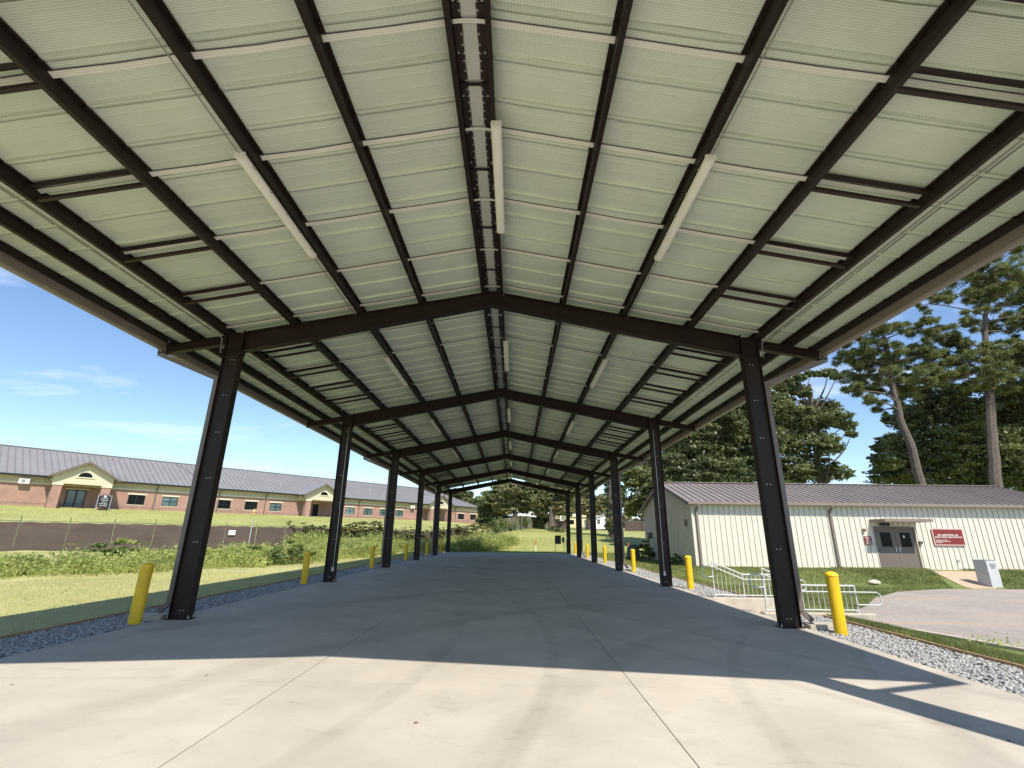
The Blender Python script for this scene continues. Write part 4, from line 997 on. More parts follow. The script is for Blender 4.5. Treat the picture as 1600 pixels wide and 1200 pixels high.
# far chain-link fence behind the pavilion
cf = thing('chain_link_fence', 'far chain link fence with faded screen and dark posts under the trees', 'fence', (-2, 66, 0), world=True)
pts = [(-2.4, 66.5), (1.5, 76), (4.5, 86), (8.0, 94), (14, 93), (21, 92), (30, 90)]
seq = []
for (xa, ya), (xb, yb) in zip(pts[:-1], pts[1:]):
    n = max(2, int(math.hypot(xb - xa, yb - ya) / 3))
    seq += [(xa + (xb - xa) * i / n, ya + (yb - ya) * i / n) for i in range(n)]
seq.append(pts[-1])
for x, y in seq: z = float(gz(x, y)); m = MB(); m.tube([(x, y, z - .2), (x, y, z + 2.25)], .05, 6); m.build('post', 'black', cf)
for (xa, ya), (xb, yb) in zip(seq[:-1], seq[1:]):
    za, zb = float(gz(xa, ya)), float(gz(xb, yb)); m = MB()
    if 11.6 < (xa + xb) / 2 < 20: continue
    m.prism([(xa, ya, za), (xb, yb, zb), (xb, yb, zb + 1.85), (xa, ya, za + 1.85)], (0, .03, 0)); m.build('screen_panel', 'screen' if ya > 90 else 'fence_faded', cf)

# ------------------------------------------------------------------ far sheds and buildings
z = float(gz(16, 97)) - .05
sh = thing('garden_shed', 'small white gabled shed with double door and two windows beyond the fence', 'shed', (14.0, 100, z + .1), 0)
m = MB(); m.prism([(2.0, -6, 0), (5.6, -6, 0), (5.6, -6, 2.05), (3.8, -6, 2.75), (2.0, -6, 2.05)], (0, 15, 0)); m.build('wall', 'shed_white', sh)
m = MB()
for sx in (-1, 1):
    V = [(3.8, -6.3, 2.85), (3.8 + sx * 2.1, -6.3, 2.03), (3.8 + sx * 2.1, 9.3, 2.03), (3.8, 9.3, 2.85)]; V += [(x, y, z_ - .06) for x, y, z_ in V]
    m.add(V, [(0, 1, 2, 3), (7, 6, 5, 4), (0, 4, 5, 1), (1, 5, 6, 2), (2, 6, 7, 3), (3, 7, 4, 0)])
m.build('roof', 'white', sh)
for x in (2.3, 4.75):
    w_ = B(x - .06, x + .56, -6.05, -6.01, .95, 1.85).build('window', 'white', sh); 
    for x0, x1 in ((x, x + .23), (x + .27, x + .5)):
        for z0, z1 in ((1.0, 1.38), (1.42, 1.8)): B(x0, x1, -6.065, -6.052, z0, z1).build('pane', 'glass_dark', w_)
for x0, x1 in ((3.05, 3.78), (3.82, 4.55)): d_ = B(x0, x1, -6.05, -6.01, .06, 1.95).build('door', 'white', sh); B(x0 + .06, x1 - .06, -6.06, -6.052, .1, .9).build('door_panel', 'shed_white', d_)
zf = float(gz(12, 108))
yb = thing('low_building', 'low yellow cream building with a flat roof far behind the sheds', 'building', (9.5, 120, zf))
B(0, 15, 0, 8, -.5, 2.75).build('wall', 'far_cream', yb); B(-.3, 15.3, -.3, 8.3, 2.75, 3.1).build('roof', 'stone_trim', yb)
for x in (1.5, 4.5, 8): B(x, x + 1.0, -.04, -.005, 1.0, 2.0).build('window', 'glass_dark', yb)
wb = thing('distant_house', 'distant red brick house with pale roof glimpsed through the far trees', 'house', (-3.5, 118, zf + .8))
B(0, 7.5, 0, 6, -1, 1.9).build('wall', 'far_red', wb); m = MB(); m.prism([(-.4, -.4, 1.9), (-.4, 6.4, 1.9), (-.4, 3, 3.4)], (8.3, 0, 0)); m.build('roof', 'white', wb)
B(2, 3, -.05, -.005, .4, 1.4).build('window', 'glass_dark', wb)

# ------------------------------------------------------------------ small things behind the slab
z = float(gz(5, 53.4))
t = thing('sign_stand', 'dark blank board on thin posts at the far end of the slab', 'sign', (4.95, 53.5, z))
for x in (0, .95, 1.2): m = MB(); m.tube([(x, 0, -.2), (x, 0, 1.25 if x > .5 else 1.7)], .028, 6); m.build('post', 'grey_dark', t)
MB().bbox(.0, .62, -.05, .0, .85, 1.72, .01).build('board', 'black_sign', t); MB().bbox(.72, 1.0, -.02, .06, 1.0, 1.55, .01).build('control_box', 'grey_dark', t)
m = MB(); m.bar((.6, 0, 1.3), (1.5, 0, 1.25), .03, .03); m.build('cross_bar', 'grey_dark', t)
for x, y, lab in ((2.98, 56, 'orange topped white marker stake in the far grass beyond the slab'), (10.1, 42, 'orange topped white marker stake beside the dark round topped cabinet')):
    z = float(gz(x, y)); t = thing('marker_stake', lab, 'stake', (x, y, z), group='marker stakes in the grass')
    m = MB(); m.tube([(0, 0, -.2), (0, 0, .62)], .055, 8); m.build('post', 'white', t); m = MB(); m.tube([(0, 0, .62), (0, 0, 1.08)], .06, 8); m.build('orange_top', 'orange', t)
    if y > 50: B(-.16, .16, -.02, .0, .74, .8).build('cross_tab', 'orange', t)
z = float(gz(10.4, 40))
t = thing('utility_cabinet', 'dark grey round topped cabinet leaning on the grass behind the metal building', 'cabinet', (10.1, 40.2, z))
m = MB(); m.prism([(-.45, 0, 0), (.5, 0, 0), (.46, 0, .75), (.36, 0, .92), (.1, 0, .98), (-.2, 0, .92), (-.38, 0, .7)], (0, .6, 0)); m.build('shell', 'grey_dark', t)
m = MB(); m.prism([(-.36, -.02, .05), (-.05, -.02, .05), (-.05, -.02, .7), (-.26, -.02, .68)], (0, .019, 0)); m.build('side_panel', 'grey_box', t)
p = on_fence(0, 0); x, y = 9.1, 92.7; z = float(gz(x, y)); sign('white notice hung on the far fence beside the big pine trunk', (x, y - .12, z + 1.5), .75, .95, 'white', None, [(.1, .6, .5, .1), (.1, .4, .5, .1)], lm='grey_box', name='notice_board')

# ------------------------------------------------------------------ foliage helpers
def leaf_cloud(C, S, up=.25, asp=.62):
    """quads of size S at centres C with random orientation"""
    n = len(C)
    d = rng.normal(size=(n, 3)); d[:, 2] = np.abs(d[:, 2]) + up; d /= np.linalg.norm(d, axis=1, keepdims=True)
    a = rng.normal(size=(n, 3)); a -= d * (a * d).sum(1, keepdims=True); a /= np.linalg.norm(a, axis=1, keepdims=True)
    b = np.cross(d, a); S = S[:, None]
    V = np.stack([C - a * S, C + b * S * asp - a * S * .1, C + a * S, C - b * S * asp + a * S * .1], 1).reshape(-1, 3)
    return V, np.arange(n * 4).reshape(n, 4)
def blob_points(c, r, n, lumps):
    """points gathered on lumps spread through an ellipsoid"""
    u = rng.normal(size=(lumps, 3)); u /= np.linalg.norm(u, axis=1, keepdims=True)
    lc = np.array(c) + u * np.array(r) * rng.uniform(.3, 1.18, (lumps, 1)) ** .75
    k = rng.integers(0, lumps, n); q = rng.normal(size=(n, 3)); q /= np.linalg.norm(q, axis=1, keepdims=True)
    lr = (np.array(r).min() * rng.uniform(.18, .55, (lumps, 1)))
    fl = rng.uniform(.75, 1.6, (lumps, 3)) * np.array([1.15, 1.15, .30])
    return lc[k] + q * lr[k] * (rng.uniform(0, 1, (n, 1)) ** .45) * fl[k], lc
def px(u, v, Y, dy=0):
    return at(u, v, Y + dy)
def limb(m, p0, p1, r0, r1, bend=.12):
    p0, p1 = Vector(p0), Vector(p1); L = (p1 - p0).length; pts = []; rs = []
    o = Vector((random.uniform(-1, 1), random.uniform(-1, 1), random.uniform(-.2, .9))) * bend * L
    for i in range(5):
        f = i / 4; pts.append(p0.lerp(p1, f) + o * math.sin(f * math.pi)); rs.append(r0 + (r1 - r0) * f)
    m.tube(pts, rs, 5, caps=False)
def oak(label, base, top, r0, clumps, per, leaf, lmat, bmat='bark_dark', cat='tree', group=None, lumps=50, name='oak_tree', dens=1.0):
    """clumps: (centre, radii)"""
    t = thing(name, label, cat, tuple(base), group=group, world=True)
    m = MB(); m.smooth = True
    base, top = Vector(base), Vector(top)
    mid = base.lerp(top, .5) + Vector((random.uniform(-.3, .3), random.uniform(-.3, .3), 0))
    m.tube([base - Vector((0, 0, .4)), base + Vector((0, 0, .5)), mid, top], [r0 * 1.35, r0, r0 * .75, r0 * .35], 8, caps=False)
    allv = []; allf = []; o = 0
    for c, r in clumps:
        c = Vector(c); h = max(.25, min(.95, (c.z - base.z) / max(.1, (top.z - base.z)) - .25))
        p0 = base.lerp(mid, h * 2) if h < .5 else mid.lerp(top, (h - .5) * 2)
        limb(m, p0, c, r0 * .32, r0 * .06)
        vol = r[0] * r[1] * r[2]
        n = int(per * dens * 1.6 * max(.25, vol ** .5))
        P, lc = blob_points(c, r, int(n * .8), lumps)
        n2 = n - len(P); q2 = rng.normal(size=(n2, 3)); q2 /= np.linalg.norm(q2, axis=1, keepdims=True); P = np.concatenate([P, np.array(c) + q2 * np.array(r) * rng.uniform(.3, 1.15, (n2, 1))])
        for q in lc[::4]: limb(m, c, q, r0 * .07, r0 * .02, .15)
        S = rng.uniform(.45, 1.2, n) * leaf * .78
        v, f = leaf_cloud(P, S, .12); allv.append(v); allf.append(f + o); o += len(v)
    m.build('trunk', bmat, t)
    link('crown', np_mesh('crown', np.concatenate(allv) - np.array(base), np.concatenate(allf), 4, lmat), t)
    return t
def pxoak(label, Y, base_px, top_px, r0, cl, per, leaf, lmat, depth=1.0, **kw):
    base = at(*base_px, Y); base.z = float(gz(base.x, base.y)); top = at(*top_px, Y)
    clumps = []
    for u, v, ru, rv in cl:
        dy = random.uniform(-2.2, 2.2) * depth; c = at(u, v, Y + dy); k = (c.y * .953 + (c.z - CZ) * .303) / FPX
        clumps.append((c, (ru * k, (ru + rv) / 2 * k * .9, rv * k)))
    return oak(label, base, top, r0, clumps, per, leaf, lmat, **kw)
def pine(label, Y, trunk_px, r0, r1, pads, lmat='pine_leaf', bmat='bark', tuft=.40, per=300, cat='pine tree', spread=2.4):
    """trunk along pixels, flat needle pads on long crooked limbs"""
    P = [at(u, v, Y) for u, v in trunk_px]; g = P[0].copy(); g.z = float(gz(g.x, g.y)); P = [g] + P
    t = thing('pine_tree', label, cat, tuple(g), world=True)
    m = MB(); m.smooth = True; n = len(P); rs = [r0 * 1.12] + [r0 + (r1 - r0) * (i / (n - 2)) ** .9 for i in range(n - 1)]
    fine = []; fr = []
    for i in range(n - 1):
        for q in range(3): f = q / 3; fine.append(P[i].lerp(P[i + 1], f) + Vector((random.uniform(-.06, .06), random.uniform(-.06, .06), 0))); fr.append(rs[i] + (rs[i + 1] - rs[i]) * f)
    fine.append(P[-1]); fr.append(rs[-1]); m.tube(fine, fr, 9, caps=False)
    Vs = []; Fs = []; o = 0
    for u, v, ru, rv in pads:
        c = at(u, v, Y + random.uniform(-spread, spread)); k = (c.y * .953 + (c.z - CZ) * .303) / FPX
        rr = np.array([ru * k * 1.1, (ru * .6 + rv * .6) * k + .5, rv * k * 1.35])
        # limb from the trunk, a little below the pad
        best = min(range(len(fine)), key=lambda i: abs(fine[i].z - (c.z - .12 * (fine[i] - c).length)))
        limb(m, fine[best], c, max(.05, fr[best] * .38), .04, .10)
        lumps = max(6, int(9 * (ru * rv / 200) ** .6)); npt = int(per * max(.35, (ru * rv / 260) ** .85))
        P_, lc = blob_points(c, rr, npt, lumps)
        for q in lc: limb(m, c, q, .04, .012, .15)
        # tuft: star of needle blades
        nb = 10; d = rng.normal(size=(npt, nb, 3)); d[..., 2] += .55; d /= np.linalg.norm(d, axis=2, keepdims=True)
        L = tuft * rng.uniform(.7, 1.3, (npt, 1, 1)); a = np.cross(d, rng.normal(size=(npt, nb, 3))); a /= np.linalg.norm(a, axis=2, keepdims=True); a *= tuft * .075
        b = P_[:, None] ; V = np.stack([b + a * .4 + d * 0, b + d * L * .55 + a, b + d * L, b + d * L * .55 - a], 2).reshape(-1, 3)
        Vs.append(V); Fs.append(np.arange(len(V)).reshape(-1, 4) + o); o += len(V)
    m.build('trunk', bmat, t)
    link('crown', np_mesh('crown', np.concatenate(Vs) - np.array(g), np.concatenate(Fs), 4, lmat), t)
    return t

# ------------------------------------------------------------------ trees behind the metal building
pine('leaning tall pine with a bare trunk behind the metal building roof', 48, [(1440, 757), (1424, 700), (1408, 655), (1398, 615), (1391, 570), (1383, 530), (1372, 503), (1362, 480)], .42, .10,
     [(1350, 545, 34, 10), (1332, 562, 20, 9), (1320, 530, 26, 12), (1432, 506, 30, 8), (1462, 514, 26, 8), (1425, 541, 20, 9), (1345, 588, 22, 12), (1402, 568, 30, 15), (1440, 588, 24, 10), (1420, 600, 22, 11), (1333, 612, 16, 7), (1392, 602, 26, 13), (1372, 625, 16, 8), (1360, 570, 24, 9), (1340, 490, 30, 12), (1375, 480, 26, 12), (1380, 640, 12, 6), (1300, 515, 18, 9), (1392, 522, 22, 9), (1362, 520, 20, 9), (1382, 548, 18, 8), (1365, 602, 28, 11), (1412, 622, 20, 8), (1345, 566, 28, 11), (1385, 590, 22, 10), (1440, 556, 18, 7)])
pine('tallest broad crowned pine at the right behind the metal building', 49, [(1556, 765), (1551, 700), (1547, 640), (1545, 580), (1541, 545), (1538, 505), (1545, 470), (1556, 440)], .55, .14,
     [(1515, 440, 34, 13), (1545, 425, 30, 12), (1580, 432, 34, 14), (1610, 430, 40, 18), (1535, 468, 24, 9), (1585, 462, 28, 10), (1452, 474, 15, 6), (1470, 462, 18, 7), (1500, 462, 20, 8), (1492, 512, 26, 10), (1518, 500, 20, 10), (1552, 505, 30, 10), (1592, 518, 26, 10), (1480, 550, 34, 10), (1512, 566, 40, 14), (1465, 560, 18, 8), (1580, 566, 32, 12), (1556, 590, 44, 13), (1500, 592, 30, 12), (1452, 556, 14, 6), (1525, 540, 18, 8), (1630, 490, 40, 16), (1620, 550, 40, 16), (1600, 600, 36, 14), (1500, 425, 20, 8), (1560, 400, 30, 12), (1475, 585, 28, 11), (1530, 602, 36, 11), (1570, 545, 30, 11), (1480, 532, 22, 8), (1562, 460, 30, 11), (1530, 446, 26, 9), (1600, 480, 30, 14), (1600, 565, 34, 14)], per=360)
pxoak('broad dark oak filling the space between the two tall pines', 55, (1490, 790), (1490, 620), .5,
      [(1400, 738, 34, 24), (1398, 690, 24, 12), (1385, 720, 20, 14), (1425, 660, 24, 22), (1450, 640, 26, 24), (1455, 690, 40, 30), (1450, 735, 46, 28), (1505, 650, 36, 30), (1510, 705, 44, 34), (1510, 745, 46, 26), (1420, 705, 26, 22), (1480, 615, 24, 14), (1440, 612, 14, 9), (1412, 640, 12, 8), (1375, 700, 12, 8), (1388, 655, 10, 6)], 2000, .24, 'oak_leaf')
pxoak('bushy dark oak standing right of the tallest pine', 53, (1600, 790), (1600, 640), .45,
      [(1575, 650, 34, 34), (1580, 705, 40, 38), (1575, 745, 40, 26), (1620, 640, 40, 40), (1640, 700, 44, 50), (1660, 620, 40, 60), (1590, 615, 24, 16)], 2300, .24, 'oak_leaf')
pxoak('spreading oak with bare forked top left of the leaning pine', 46, (1285, 790), (1265, 600), .38,
      [(1280, 636, 28, 14), (1302, 652, 24, 12), (1250, 650, 28, 16), (1322, 664, 15, 7), (1232, 690, 36, 26), (1205, 660, 34, 30), (1292, 695, 22, 16), (1308, 738, 20, 12), (1262, 735, 44, 18), (1220, 735, 40, 24), (1330, 678, 8, 5), (1265, 668, 26, 14), (1250, 590, 10, 5), (1292, 582, 16, 6), (1240, 602, 12, 6), (1225, 606, 14, 8), (1268, 584, 10, 5), (1308, 588, 10, 5), (1215, 628, 24, 14), (1228, 600, 16, 9), (1252, 612, 16, 8)], 1500, .23, 'oak_leaf', bmat='bark')
pxoak('large dark oak rising over the near end of the metal building', 44, (1110, 800), (1110, 650), .5,
      [(1080, 700, 40, 28), (1055, 735, 28, 22), (1110, 740, 50, 24), (1140, 690, 40, 34), (1160, 650, 36, 26), (1180, 620, 26, 16), (1190, 690, 30, 34), (1060, 690, 22, 14), (1130, 650, 30, 18), (1170, 735, 40, 26), (1215, 640, 24, 24), (1045, 715, 16, 10), (1100, 668, 22, 14)], 2000, .23, 'oak_leaf')
pxoak('mid green oak beyond the gable end of the metal building', 60, (1015, 830), (1012, 720), .4,
      [(1000, 752, 22, 22), (1020, 728, 24, 20), (988, 745, 14, 14), (1008, 785, 26, 18), (1030, 760, 26, 28), (1045, 720, 22, 20), (985, 790, 14, 14)], 1300, .26, 'oak_leaf_light')
pxoak('ivy clad tree trunk standing between the right columns', 70, (956, 838), (956, 720), .42,
      [(954, 760, 9, 22), (955, 795, 8, 22), (955, 820, 8, 12), (950, 725, 22, 16), (975, 735, 18, 16), (968, 770, 10, 12), (935, 735, 14, 10)], 1000, .26, 'oak_leaf')
pxoak('olive green tree seen over the far sheds', 95, (920, 830), (920, 770), .4,
      [(900, 786, 18, 14), (885, 790, 14, 14), (920, 792, 18, 12), (940, 786, 16, 12), (910, 772, 12, 8)], 900, .36, 'far_leaf')
# far trees past the end of the pavilion
pxoak('big dark leafy tree at the far end left of centre', 88, (775, 835), (775, 765), .6,
      [(768, 812, 20, 16), (775, 785, 22, 18), (790, 762, 20, 14), (760, 795, 12, 14), (785, 820, 18, 12)], 1300, .38, 'oak_leaf')
pxoak('pale olive spreading tree at the far end of the pavilion', 84, (805, 835), (808, 760), .5,
      [(790, 788, 20, 14), (808, 772, 26, 16), (830, 768, 22, 16), (842, 782, 18, 14), (818, 790, 20, 10), (795, 768, 16, 12), (850, 762, 18, 14)], 1000, .36, 'far_leaf')
pxoak('tall far tree with a straight bare pinkish trunk near the far right column', 82, (862, 836), (863, 760), .55,
      [(866, 760, 22, 14), (880, 775, 16, 14), (850, 775, 16, 12), (876, 795, 12, 10), (845, 795, 12, 12), (890, 765, 18, 12)], 900, .36, 'far_leaf', bmat='bark')
pxoak('small bright green tree beside the far straight trunk', 86, (848, 836), (848, 812), .18, [(848, 811, 9, 7), (842, 818, 7, 6)], 700, .3, 'oak_leaf_light')
pxoak('dark round bush at the foot of the far straight trunk', 80, (872, 842), (872, 832), .15, [(868, 832, 12, 8), (880, 836, 10, 6), (860, 836, 6, 5)], 900, .28, 'oak_leaf', cat='bush', name='round_bush')
pxoak('tree showing over the far end of the brick building roof', 130, (725, 800), (722, 770), .4, [(722, 776, 14, 7), (734, 784, 10, 6), (712, 770, 10, 6), (700, 772, 12, 8), (735, 772, 4, 4)], 1100, .5, 'oak_leaf')
pxoak('bright leafy tree between the brick building and the far dark tree', 110, (755, 820), (755, 780), .35, [(752, 785, 10, 10), (757, 800, 8, 12), (762, 775, 8, 8), (750, 808, 8, 6)], 900, .4, 'oak_leaf_light')
# a belt of woods far behind closes the horizon
woods = []
for i in range(150):
    x = -130 + i * 2.1 + random.uniform(-2, 2); y = 150 + random.uniform(-6, 14) + abs(x) * .08
    if -95 < x < 0: y += 10
    z = float(gz(x, y)); c = (x, y, z + random.uniform(1.5, 4.5)); woods.append(blob_points(c, (3.2, 2.4, random.uniform(2.2, 4)), 330, 10)[0])
P_ = np.concatenate(woods); v, f = leaf_cloud(P_, rng.uniform(.4, .8, len(P_)))
link('distant_woods', np_mesh('distant_woods', v, f, 4, 'far_leaf'), kind='stuff', label='low band of distant woods closing the horizon', cat='woods')

# ------------------------------------------------------------------ weeds, shrubs and vines by the screened fence
def stems(points, h, lean, wd, leaves, lsize):
    """leafy weed stems: a thin blade plus leaves up its length"""
    n = len(points); z = gz(points[:, 0], points[:, 1]); b = np.column_stack([points, z]); H = h * rng.uniform(.6, 1.15, n)
    th = rng.uniform(0, 6.28, n); ln = rng.uniform(0, lean, n); tip = b + np.stack([np.cos(th) * ln * H, np.sin(th) * ln * H, H], 1)
    ph = rng.uniform(0, 6.28, n); wv = np.stack([np.cos(ph), np.sin(ph), np.zeros(n)], 1) * wd
    midp = b + (tip - b) * .55 - (tip - b) * np.array([.12, .12, 0])
    V = np.stack([b - wv, b + wv, midp + wv * .8, midp - wv * .8], 1).reshape(-1, 3); V2 = np.stack([midp - wv * .8, midp + wv * .8, tip + wv * .15, tip - wv * .15], 1).reshape(-1, 3)
    VV = [V, V2]; nq = 2 * n
    if leaves:
        k = np.repeat(np.arange(n), leaves); f = rng.uniform(.15, 1.0, (len(k), 1)); C = b[k] + (tip[k] - b[k]) * f + rng.normal(size=(len(k), 3)) * np.array([.09, .09, .05])
        v, _ = leaf_cloud(C, lsize * rng.uniform(.6, 1.3, len(k)), .1, .45); VV.append(v); nq += len(k)
    return np.concatenate(VV), nq
def weed_obj(name, sets, m_, label, cat, kind='stuff'):
    Vs = np.concatenate([s[0] for s in sets]); n = len(Vs) // 4
    return link(name, np_mesh(name, Vs, np.arange(n * 4).reshape(n, 4), 4, m_), kind=kind, label=label, cat=cat)
BAND = np.array([(-21.5, 12.5), (-18, 16.5), (-16, 19.8), (-13.3, 24), (-11.6, 28.5), (-10.4, 38), (-10.2, 54)])
BL = np.concatenate([[0], np.cumsum(np.linalg.norm(np.diff(BAND, axis=0), axis=1))])
def along(n, f0, f1, o0, o1):
    """points in the weed belt: f runs along its front edge (0..1), o metres back from it"""
    s_ = rng.uniform(f0, f1, n) * BL[-1]; o_ = rng.uniform(o0, o1, n) + .45 * np.sin(s_ * 1.1) + .3 * np.sin(s_ * 2.7)
    return np.stack([np.interp(s_, BL, BAND[:, 0]) - .87 * o_, np.interp(s_, BL, BAND[:, 1]) + .49 * o_], 1)
S1 = []
for q in range(150):
    f_ = rng.uniform(.14, 1); c = along(1, f_, f_, .3, 4.5)[0]; n = rng.integers(30, 80); r = rng.uniform(.3, .8)
    S1.append(stems(c + rng.normal(size=(n, 2)) * r * .55, rng.uniform(.5, 1.0) * min(1, .45 + f_ * 1.3), .3, .012, 9, .075))
S1.append(stems(along(3000, .22, 1, .4, 5), .72, .35, .011, 7, .07))
S1.append(stems(along(2600, 0, 1, -.8, 1.5), .38, .5, .011, 4, .055))
S1.append(stems(along(700, .0, .3, 0, 9), .45, .5, .011, 4, .055))
S1.append(stems(along(420, .2, 1, .8, 4.5), 1.1, .22, .012, 9, .08))
weed_obj('tall_weeds', S1, 'weed', 'tall bright green weeds growing in a belt before the screened fence', 'weeds')
S2 = []
for q in range(60):
    t_ = rng.uniform(16, 43); c = FQ + FD * t_ + FN * rng.uniform(.8, 6); S2.append(stems(c + rng.normal(size=(55, 2)) * .6, rng.uniform(.8, 1.6), .28, .014, 9, .09))
weed_obj('weed_thicket', S2, 'weed', 'dense weed thicket in front of the far part of the screened fence', 'weeds')
S4 = []
for q in range(26):
    c = np.array([rng.uniform(-7.5, -1.6), rng.uniform(55.6, 60)]); S4.append(stems(c + rng.normal(size=(60, 2)) * .6, rng.uniform(.6, 1.25), .3, .014, 9, .09))
weed_obj('weed_thicket', S4, 'weed', 'bright green weeds just past the far left corner of the slab', 'weeds')
def shrub(label, x, y, r, h, n, lmat, leaf=.07, cat='bush'):
    z = float(gz(x, y)); t = thing('leafy_shrub', label, cat, (x, y, z), group='shrubs at the fence', world=True)
    P, lc = blob_points((x, y, z + h * .52), (r, r, h * .5), n, 16); P = P[P[:, 2] > z + .03]
    v, f = leaf_cloud(P, leaf * rng.uniform(.6, 1.3, len(P))); m = MB()
    for q in lc[:10]: limb(m, (x, y, z - .05), q, .02, .006)
    m.build('stem', 'bark_dark', t); link('foliage', np_mesh('foliage', v - np.array((x, y, z)), f, 4, lmat), t)
def gp(u, v, z0=.1):
    d = at(u, v, 30) - Vector((CX, 0, CZ)); k = (z0 - CZ) / d.z; p = Vector((CX, 0, CZ)) + d * k; return p.x, p.y
x, y = gp(325, 881); shrub('round yellow green bush behind the nearest left column', x, y, .75, 1.0, 1500, 'bush_yellow')
x, y = gp(455, 878); shrub('dark green bush right of the bare metal post', x, y, 1.0, 1.1, 1900, 'weed_dark', .09)
x, y = gp(418, 880); shrub('dark broad leaved bush between the bare post and the second column', x, y, .9, 1.0, 1700, 'weed_dark', .09)
x, y = gp(160, 886); shrub('tall dark weed bush in front of the screened fence at left', x, y, .8, 1.1, 1800, 'weed_dark', .07)
x, y = gp(192, 882); shrub('upright green bush just right of the tall dark weed bush', x, y, .6, 1.25, 1500, 'weed', .07)
shrub('green vine bush against the gable wall below the electric meter', 10.2, 36.0, .45, 1.0, 700, 'weed_dark', .09); shrub('low dark bush by the front corner of the gable wall', 10.25, 30.4, .4, .55, 500, 'weed_dark', .08)
shrub('taller dark bush at the back corner of the gable wall', 10.1, 37.6, .5, 1.3, 700, 'weed_dark', .09)
# vines over the fence
t = thing('climbing_vine', 'dark green and brown vines tumbling over the screened fence beyond the second column', 'vine', (*on_fence(23, 0), fz(23)), world=True)
PP = []
for q in range(150):
    t_ = rng.uniform(18, 42.5); o_ = rng.uniform(-.1, .35); p = on_fence(t_, o_); zz_ = fz(t_) + rng.uniform(.3, 2.0); PP.append(blob_points((p[0], p[1], zz_), (.8, .4, .45), 260, 9)[0])
for q in range(14):
    t_ = rng.uniform(21, 27); p = on_fence(t_, .25); PP.append(blob_points((p[0], p[1], fz(t_) + rng.uniform(1.0, 2.2)), (.8, .5, .5), 520, 10)[0])
P_ = np.concatenate(PP); v, f = leaf_cloud(P_, rng.uniform(.05, .11, len(P_))); m = MB()
for q in range(30): t_ = random.uniform(17, 42); p = on_fence(t_, .08); p2 = on_fence(t_ + random.uniform(-.6, .6), .1); limb(m, (p[0], p[1], fz(t_)), (p2[0], p2[1], fz(t_) + 2), .015, .006)
m.build('stem', 'bark', t); link('foliage', np_mesh('foliage', v - np.array(t.location), f, 4, 'vine'), t)
t = thing('climbing_vine', 'green vine hanging over the far corner of the chain link fence', 'vine', (-.5, 70, float(gz(-.5, 70))), world=True)
PP = []
for q in range(26):
    k = rng.uniform(0, 1.4); i = min(int(k), 1); k -= i; xx = pts[i][0] + (pts[i + 1][0] - pts[i][0]) * k; yy = pts[i][1] + (pts[i + 1][1] - pts[i][1]) * k - .2
    PP.append(blob_points((xx, yy, float(gz(xx, yy)) + rng.uniform(.3, 1.9)), (.5, .4, .5), 200, 8)[0])
P_ = np.concatenate(PP); v, f = leaf_cloud(P_, rng.uniform(.06, .13, len(P_))); link('foliage', np_mesh('foliage', v - np.array(t.location), f, 4, 'weed_dark'), t)

# ------------------------------------------------------------------ mown grass: blades where the lawn is close enough to show them
def blades(P, h, wd):
    n = len(P); z = gz(P[:, 0], P[:, 1]); b = np.column_stack([P, z - .01]); H = h * rng.uniform(.5, 1.3, n)
    th = rng.uniform(0, 6.28, n); ln = rng.uniform(.1, .75, n) * H; tip = b + np.stack([np.cos(th) * ln, np.sin(th) * ln, H], 1)
    ph = th + 1.57 + rng.uniform(-.6, .6, n); s = np.stack([np.cos(ph), np.sin(ph), np.zeros(n)], 1) * (wd * rng.uniform(.6, 1.3, n))[:, None]
    V = np.stack([b - s, b + s, tip], 1).reshape(-1, 3); return V
def uni(n, x0, x1, y0, y1): return np.stack([rng.uniform(x0, x1, n), rng.uniform(y0, y1, n)], 1)
def grass(name, sets, m_, label):
    V = np.concatenate(sets); n = len(V) // 3
    link(name, np_mesh(name, V, np.arange(n * 3).reshape(n, 3), 3, m_), kind='stuff', label=label, cat='grass')
L1 = uni(60000, -16, -7.66, 6, 22); L1 = L1[(L1[:, 1] > -L1[:, 0] * .55)]
L2 = uni(34000, -36, -7.66, 12, 40); L2 = L2[((L2 - FQ) @ FN > .1)]
L3 = uni(16000, -9, -7.66, 20, 53)
grass('lawn_grass', [blades(L1, .042, .006), blades(L2, .05, .012), blades(L3, .05, .01)], 'grass_dry', 'dry yellowish mown lawn left of the pavilion')
far_g = uni(30000, -6, 14, 50.9, 80); hillp = FQ + FD * rng.uniform(-12, 45, 26000)[:, None] - FN * rng.uniform(1, 28, 26000)[:, None]
grass('lawn_grass', [blades(far_g, .09, .02), blades(hillp, .08, .025)], 'grass_mid', 'sunlit lawn on the hill and beyond the far end of the slab')
def in_lot(P): 
    poly = np.array(lot_edge); x, y = P[:, 0], P[:, 1]; c = np.zeros(len(P), bool); j = len(poly) - 1
    for i in range(len(poly)):
        xi, yi = poly[i]; xj, yj = poly[j]; k = ((yi > y) != (yj > y)) & (x < (xj - xi) * (y - yi) / (yj - yi + 1e-9) + xi); c ^= k; j = i
    return c
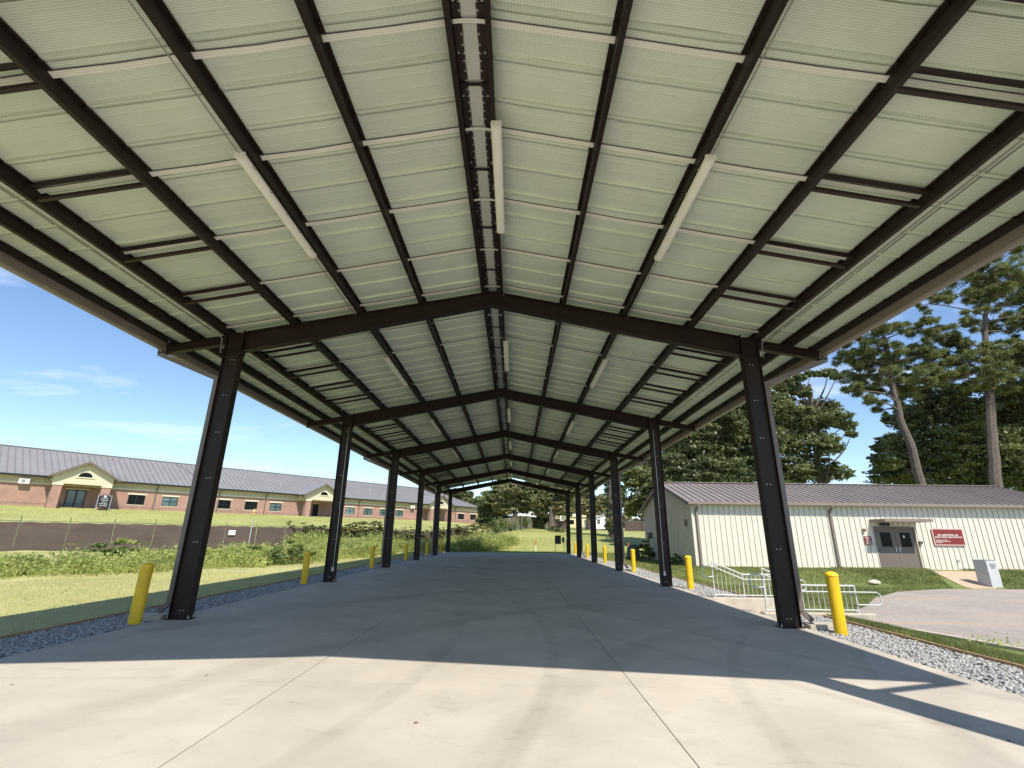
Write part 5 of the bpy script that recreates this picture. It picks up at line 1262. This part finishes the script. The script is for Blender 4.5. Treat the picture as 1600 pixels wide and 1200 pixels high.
def right(P):
    x, y = P[:, 0], P[:, 1]
    bad = in_lot(P) | ((x > 10.5) & (y > 28.1) & (x < 34) & (y < 39)) | ((x < 10.3) & (y > 11.9) & (y < 15.2)) | ((x > 20.4) & (x < 25) & (y > 23.2) & (y < 28.2) & (np.abs(x - 20.6 - 1.0 - (y - 23.35) * .6) < 1.2))
    near = (x > 9.5) & (np.abs(x - 10.35) < .28) & (y < 12.5); return P[~bad & ~near]
G1 = right(uni(80000, 7.64, 11.2, 5, 12)); G2 = right(uni(90000, 7.64, 20, 15.2, 28.1)); G3 = right(uni(50000, 18, 36, 23.2, 28.15)); G4 = right(uni(22000, 7.64, 14, 28, 52))
grass('lawn_grass', [blades(G1, .085, .006), blades(G2, .085, .010), blades(G3, .12, .014), blades(G4, .09, .02)], 'grass_green', 'greener grass right of the pavilion around the metal building')
S3 = [stems(np.array([[10.6, 10.9]]) + rng.normal(size=(20, 2)) * [.3, .2], .17, .6, .008, 8, .035), stems(np.array([[10.9, 9.9], [11.0, 9.6], [10.8, 10.2], [11.1, 9.2], [11.0, 9.3]]), .55, .3, .008, 0, .05)]
weed_obj('weed_clump', S3, 'weed', 'low leafy weed clump with bare stalks on the verge by the parking lot', 'weeds')

# ------------------------------------------------------------------ a few fallen leaves on the slab
lv = []
for q in range(3):
    m = MB(); n = 7; top = [(.5 * math.cos(2 * math.pi * i / n), .28 * math.sin(2 * math.pi * i / n), .06 + .10 * math.cos(2 * math.pi * i / n + q)) for i in range(n)]
    m.prism([(x * .09, y * .09, z * .09) for x, y, z in top], (0, 0, .002)); lv.append(m.mesh('fallen_leaf', 'dead_leaf'))
for i, (x, y, lab) in enumerate(((-5.0, 6.05, 'dry brown leaf on the sunlit slab at the far left of the foreground'), (-3.1, 6.5, 'reddish dry leaf on the sunlit slab left of the left long joint'), (-.3, 5.1, 'dry brown leaf on the sunlit slab between the two long joints'), (2.6, 7.9, 'dry brown leaf on the shaded slab just right of the right long joint'), (4.9, 4.9, 'dry brown leaf on the sunlit slab by the diagonal column shadow'))):
    o = link('fallen_leaf', lv[i % 3], None, (x, y, .001), label=lab, cat='leaf', group='dry leaves on the slab'); o.rotation_euler = (0, 0, i * 1.7); o.scale = (.5, .5, .5)
